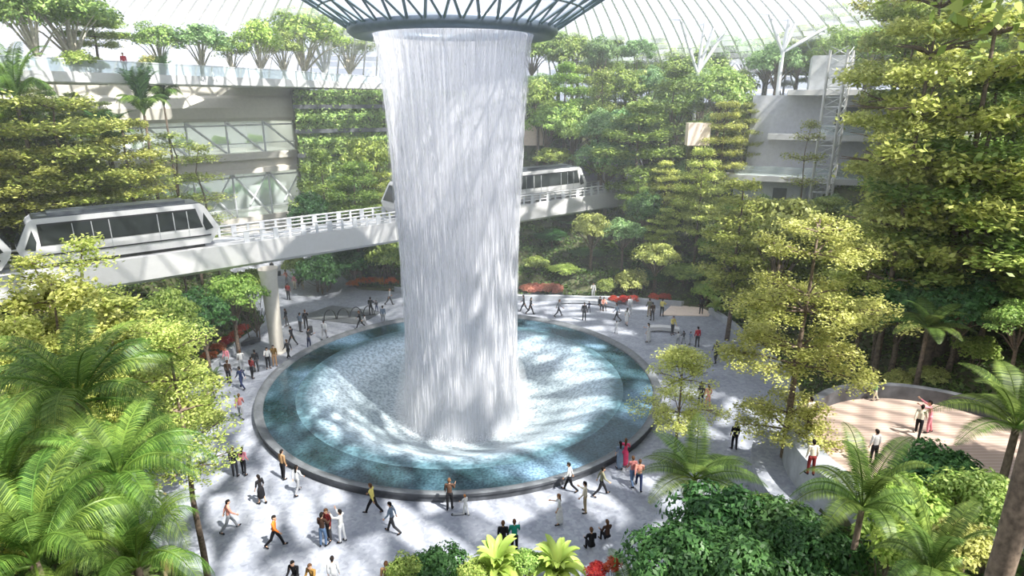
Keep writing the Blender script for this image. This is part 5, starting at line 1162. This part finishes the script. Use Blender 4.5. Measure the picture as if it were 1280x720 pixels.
PP = [
 # near plaza, below the pool
 ('stand', 295, 596, 10, 'c_black', 'c_charcoal', 'person in black with dark top, walking away at the left beside a woman in pink'),
 ('woman', 306, 594, -5, 'c_pink', 'c_black', 'woman in pink top and black trousers with long dark hair, left of the pool'),
 ('walk_a', 288, 664, -60, 'c_salmon', 'c_grey', 'person in salmon shirt striding past the bare tree trunk'),
 ('walk_b', 214, 735, 20, 'c_tan', 'c_khaki', 'person in tan top at the bottom border left of the bare trunk'),
 ('stand', 355, 599, -30, 'c_tan', 'c_black', 'man in tan shirt and black trousers at the near left rim of the pool'),
 ('dress', 328, 630, 60, 'c_black', 'c_black', 'woman in short black dress left of the pool rim'),
 ('woman_walk', 373, 617, -20, 'c_lightgrey', 'c_grey', 'woman in light grey walking along the near left rim of the pool'),
 ('walk_a', 467, 642, 75, 'c_yellow', 'c_black', 'person in yellow top and black trousers walking by the near rim'),
 ('walk_b', 491, 666, 80, 'c_bluegrey', 'c_charcoal', 'person in blue-grey suit striding below the one in yellow'),
 ('stand_b', 563, 632, 0, 'c_brown', 'c_black', 'person in dark brown jacket standing at the near rim in the middle'),
 ('child', 582, 644, 40, 'c_white', 'c_white', 'small child in white beside the person in the brown jacket'),
 ('walk_a', 345, 684, -90, 'c_orange', 'c_black', 'person in orange jacket and black trousers walking on the near plaza'),
 ('stand_b', 405, 683, -15, 'c_brown', 'c_denim', 'person in brown top and jeans, left one of three talking together'),
 ('stand', 412, 676, 150, 'c_darkred', 'c_charcoal', 'person in dark red top, middle one of three talking together'),
 ('photo', 428, 678, 70, 'c_white', 'c_lightgrey', 'person in white shirt raising a hand, rightmost of three talking together'),
 ('sitting', 371, 732, 170, 'c_black', 'c_charcoal', 'person in black seated at the bottom border'),
 ('sitting', 393, 736, 160, 'c_gold', 'c_brown', 'person in golden brown jacket seated at the bottom border'),
 ('stand', 419, 741, 10, 'c_lightgrey', 'c_grey', 'person in light grey standing right of the two seated at the bottom border'),
 ('stand', 485, 748, 0, 'c_tan', 'c_khaki', 'person in tan, only the head above the bottom border left of the shrubs'),
 ('stand', 629, 694, 0, 'c_black', 'c_black', 'person in black standing behind the left nest fern'),
 ('stand_b', 643, 692, 5, 'c_teal', 'c_black', 'person in teal green shirt between the nest ferns'),
 ('walk_b', 711, 613, 80, 'c_white', 'c_black', 'person in white shirt and black trousers walking by the near right rim'),
 ('walk_a', 751, 620, -85, 'c_olive', 'c_black', 'person in olive grey top with a long stride near the right rim'),
 ('stand_b', 731, 641, 70, 'c_cream', 'c_khaki', 'person in cream shirt and khaki trousers on the near right plaza'),
 ('gown', 699, 656, 85, 'c_white', 'c_white', 'woman in long white dress on the near right plaza'),
 ('gown', 760, 579, 10, 'c_bluegrey', 'c_grey', 'woman in long blue-grey gown at the right rim of the pool'),
 ('gown', 769, 577, -15, 'c_magenta', 'c_red', 'woman in long crimson gown at the right rim of the pool'),
 ('walk_b', 790, 606, 10, 'c_plaid', 'c_denim', 'person in dull red shirt and jeans beside the fern at the right'),
 ('walk_a', 798, 611, -10, 'c_salmon', 'c_navy', 'person in salmon top and navy trousers next to the fern at the right'),
 ('sitting', 739, 694, 10, 'c_black', 'c_black', 'man in black seated on the edge at the lower right plaza'),
 ('sitting_woman', 759, 682, 20, 'c_brown', 'c_black', 'woman with long dark hair seated beside the man in black'),
 ('walk_b', 199, 640, -80, 'c_white', 'c_lightgrey', 'person in white half hidden by the palm fronds at the lower left'),
 # left of the pool
 ('stand', 287, 479, 0, 'c_brown', 'c_black', 'person in brown top and black trousers, front of the group at the left planting'),
 ('woman', 285, 460, 180, 'c_pink', 'c_lightgrey', 'woman in pink behind the one in brown at the left planting'),
 ('stand_b', 303, 465, 30, 'c_white', 'c_grey', 'person in white shirt left of the pool, near the row of red bushes'),
 ('walk_b', 303, 486, 60, 'c_navy', 'c_navy', 'person in navy walking at the left end of the pool'),
 ('woman', 316, 473, -20, 'c_darkred', 'c_black', 'woman in dark red left of the pool'),
 ('stand', 321, 465, 40, 'c_black', 'c_charcoal', 'person in black just right of the woman in dark red'),
 ('stand_b', 336, 461, -150, 'c_white', 'c_black', 'person in white and black at the foot of the column'),
 ('stand', 344, 458, -160, 'c_gold', 'c_tan', 'person in golden shirt at the foot of the column'),
 ('child', 255, 497, 60, 'c_white', 'c_bluegrey', 'child in white at the left planter wall'),
 ('woman', 266, 499, 80, 'c_pink', 'c_charcoal', 'woman in pink at the left planter wall'),
 ('walk_a', 302, 523, 20, 'c_plaid', 'c_grey', 'person in dull red beside the low shrubs at the left of the pool'),
 ('walk_b', 365, 450, 60, 'c_charcoal', 'c_black', 'person in charcoal right of the column, at the pool rim'),
 ('walk_a', 366, 432, 70, 'c_black', 'c_black', 'man in black suit striding just right of the column'),
 ('stand_b', 393, 437, -40, 'c_charcoal', 'c_navy', 'person in charcoal and navy at the far left rim'),
 ('walk_b', 406, 424, 0, 'c_lightgrey', 'c_grey', 'person in light grey at the far left rim'),
 ('woman', 359, 408, 90, 'c_black', 'c_charcoal', 'woman in black right of the column top, behind the others'),
 ('stand', 376, 415, -30, 'c_bluegrey', 'c_charcoal', 'person in blue-grey standing with luggage left of the dark hoops'),
 ('stand_b', 383, 411, 20, 'c_black', 'c_black', 'person in black standing with luggage left of the dark hoops'),
 ('walk_a', 451, 411, 90, 'c_black', 'c_black', 'person in black walking by the far rim left of the waterfall'),
 ('child', 457, 409, 90, 'c_lightgrey', 'c_grey', 'child in grey walking by the far rim left of the waterfall'),
 ('stand', 480, 406, 0, 'c_bluegrey', 'c_grey', 'person in blue-grey at the far rim close to the waterfall'),
 ('stand_b', 464, 394, 0, 'c_charcoal', 'c_black', 'person in charcoal behind the far rim left of the waterfall'),
 ('child', 471, 390, 30, 'c_black', 'c_navy', 'child in black behind the far rim left of the waterfall'),
 ('walk_b', 487, 381, -60, 'c_grey', 'c_charcoal', 'person in grey, the one closest to the waterfall at the back left'),
 ('stand', 361, 375, 0, 'c_darkred', 'c_black', 'person in dark red in the back passage'),
 ('woman', 369, 362, 180, 'c_pink', 'c_cream', 'woman in pink in the back passage'),
 ('stand_b', 359, 357, 150, 'c_salmon', 'c_grey', 'person in salmon in the back passage'),
 ('child', 379, 363, 20, 'c_olive', 'c_khaki', 'child in olive in the back passage'),
 ('stand', 341, 345, 0, 'c_black', 'c_black', 'person in black at the far end of the back passage'),
 ('woman', 345, 372, 40, 'c_charcoal', 'c_black', 'woman in charcoal right beside the column in the back passage'),
 ('stand', 320, 373, -30, 'c_navy', 'c_black', 'person in navy left of the column under the beam'),
 # right of the waterfall
 ('walk_a', 655, 390, 70, 'c_charcoal', 'c_black', 'person in charcoal touching the right edge of the waterfall'),
 ('walk_b', 663, 393, -70, 'c_black', 'c_black', 'person in black, second right of the waterfall'),
 ('walk_a', 698, 396, -80, 'c_grey', 'c_charcoal', 'person in grey striding behind the far rim right of the waterfall'),
 ('stand', 730, 401, 0, 'c_black', 'c_black', 'person in black at the far right rim'),
 ('child', 736, 391, 20, 'c_navy', 'c_charcoal', 'child in navy at the far right rim'),
 ('stand_b', 741, 374, 180, 'c_white', 'c_lightgrey', 'person in white behind the curved bench'),
 ('sitting', 749, 387, 200, 'c_charcoal', 'c_black', 'person in charcoal seated on the curved bench'),
 ('sitting_woman', 754, 387, 190, 'c_salmon', 'c_charcoal', 'woman in salmon seated on the curved bench'),
 ('walk_b', 771, 401, 60, 'c_bluegrey', 'c_charcoal', 'person in blue-grey right of the curved bench'),
 ('child', 770, 417, 0, 'c_lightgrey', 'c_lightgrey', 'child in light grey at the right rim'),
 ('dress', 783, 407, -30, 'c_white', 'c_white', 'woman in white dress right of the curved bench'),
 ('stand', 787, 393, 0, 'c_lightgrey', 'c_grey', 'person in light grey before the red bushes'),
 ('stand_b', 811, 396, 0, 'c_olive', 'c_khaki', 'person in olive before the hedge at the right plaza'),
 ('stand', 815, 401, 10, 'c_brown', 'c_charcoal', 'person in brown before the hedge at the right plaza'),
 ('stand_b', 827, 396, -30, 'c_yellow', 'c_black', 'person in yellow and black at the corner of the pale path strip'),
 ('gown', 810, 428, 60, 'c_white', 'c_white', 'woman in long white dress on the right plaza'),
 ('stand_b', 840, 419, -160, 'c_yellow', 'c_charcoal', 'person in yellow by the pale stone bench'),
 ('child', 847, 431, 0, 'c_lightgrey', 'c_grey', 'child in light grey left of the person in red'),
 ('child', 854, 430, 30, 'c_charcoal', 'c_grey', 'child in charcoal left of the person in red'),
 ('child', 862, 431, -60, 'c_bluegrey', 'c_grey', 'child in blue-grey closest to the person in red'),
 ('stand', 871, 434, 10, 'c_red', 'c_charcoal', 'person in red jacket on the right plaza'),
 ('stand', 876, 393, 0, 'c_charcoal', 'c_black', 'person in charcoal beside the white-green plant on the right plaza'),
 ('walk_b', 894, 453, 0, 'c_navy', 'c_black', 'person in navy half hidden by the tiered tree right of the pool'),
 ('stand', 875, 508, 0, 'c_charcoal', 'c_black', 'person in charcoal at the right, under the small yellow tree'),
 ('woman', 884, 510, 10, 'c_salmon', 'c_salmon', 'woman in salmon at the right, under the small yellow tree'),
 ('stand', 917, 562, 0, 'c_black', 'c_black', 'person in black left of the tall tree trunk')]
for q in PP:
    r = person(q[0], q[1], q[2], q[3], q[4], q[5], q[6], hair='hair_ginger' if 'small child' in q[6] else random.choice(['hair_dark', 'hair_dark', 'hair_brown']), skin=random.choice(['skin_a', 'skin_a', 'skin_b']))
dz = 3.45
for q in [('stand', 1012, 594, 0, 'c_cream', 'c_darkred', 'person in dark red trousers on the left edge of the deck, head behind the tree'),
          ('stand_b', 1010, 536, 20, 'c_cream', 'c_black', 'person in cream shirt on the deck behind the tall tree'),
          ('stand', 1090, 580, 10, 'c_white', 'c_black', 'person in white shirt and black trousers in the middle of the deck'),
          ('walk_a', 1146, 545, -40, 'c_cream', 'c_black', 'man in cream shirt leaning towards the woman in pink on the deck'),
          ('arms_up', 1159, 541, 60, 'c_pink', 'c_pink', 'woman in pink with raised arms on the deck'),
          ('child', 1093, 501, 60, 'c_green', 'c_cream', 'child in green and cream at the back of the deck')]:
    person(*q, z=dz)
r = person('stand', 157, 300, 200, 'c_red', 'c_white', 'person in red top and white trousers on the upper terrace'); q = at(157, 90, d=58.6); r.location = (q.x, q.y, 21.95)
# things carried or standing by people
def suitcase(px, py, rz, lab, mat='c_charcoal'):
    p = at(px, py, z=0); e = empty('suitcase', p, rz, lab, 'suitcase'); b = MB(); b.box((0, 0, .34), (.42, .26, .56)); b.build('shell', M[mat], e)
    b = MB(); b.tube([(-.12, .1, .6), (-.12, .1, .98), (.12, .1, .98), (.12, .1, .6)], .014, 6); b.build('handle', M['grille'], e)
    for x in (-.16, .16):
        b = MB(); b.tube([(x-.02, .08, .04), (x+.02, .08, .04)], .04, 10); b.build('wheel', M['black'], e)
suitcase(388, 416, .4, 'dark suitcase by the two people left of the dark hoops'); suitcase(349, 345, .2, 'dark suitcase by the person in black in the back passage')
e = empty('kick_scooter', at(573, 644, z=0), .1, 'small scooter on the plaza beside the child in white', 'scooter')
b = MB(); b.box((0, 0, .07), (.62, .11, .03)); b.build('deck', M['c_grey'], e)
b = MB(); b.tube([(.30, 0, .07), (.36, 0, .12), (.28, 0, .72)], .016, 8); b.tube([(.28, -.17, .72), (.28, .17, .72)], .014, 8); b.build('steering_bar', M['grille'], e)
for x in (-.30, .36): b = MB(); b.tube([(x, -.02, .06), (x, .02, .06)], .06, 14); b.build('wheel', M['black'], e)
print('people', np_)
# ------------------------------------------------------------------ mist in the air of the hall
m, nt, out = newmat('mist'); vs_ = N(nt, 'ShaderNodeVolumeScatter'); vs_.inputs['Color'].default_value = (.93, .96, 1, 1); vs_.inputs['Density'].default_value = .0025; vs_.inputs['Anisotropy'].default_value = .3
nt.links.new(vs_.outputs[0], out.inputs['Volume']); M['mist'] = m
b = MB(); b.prism([(-58, -13), (58, -13), (58, 62), (-58, 62)], -3.5, 30)
tag(b.build('mist', m), 'thin bright mist drifting through the whole hall', 'mist', None, 'stuff')
S.cycles.volume_bounces = 1
#@@PART6
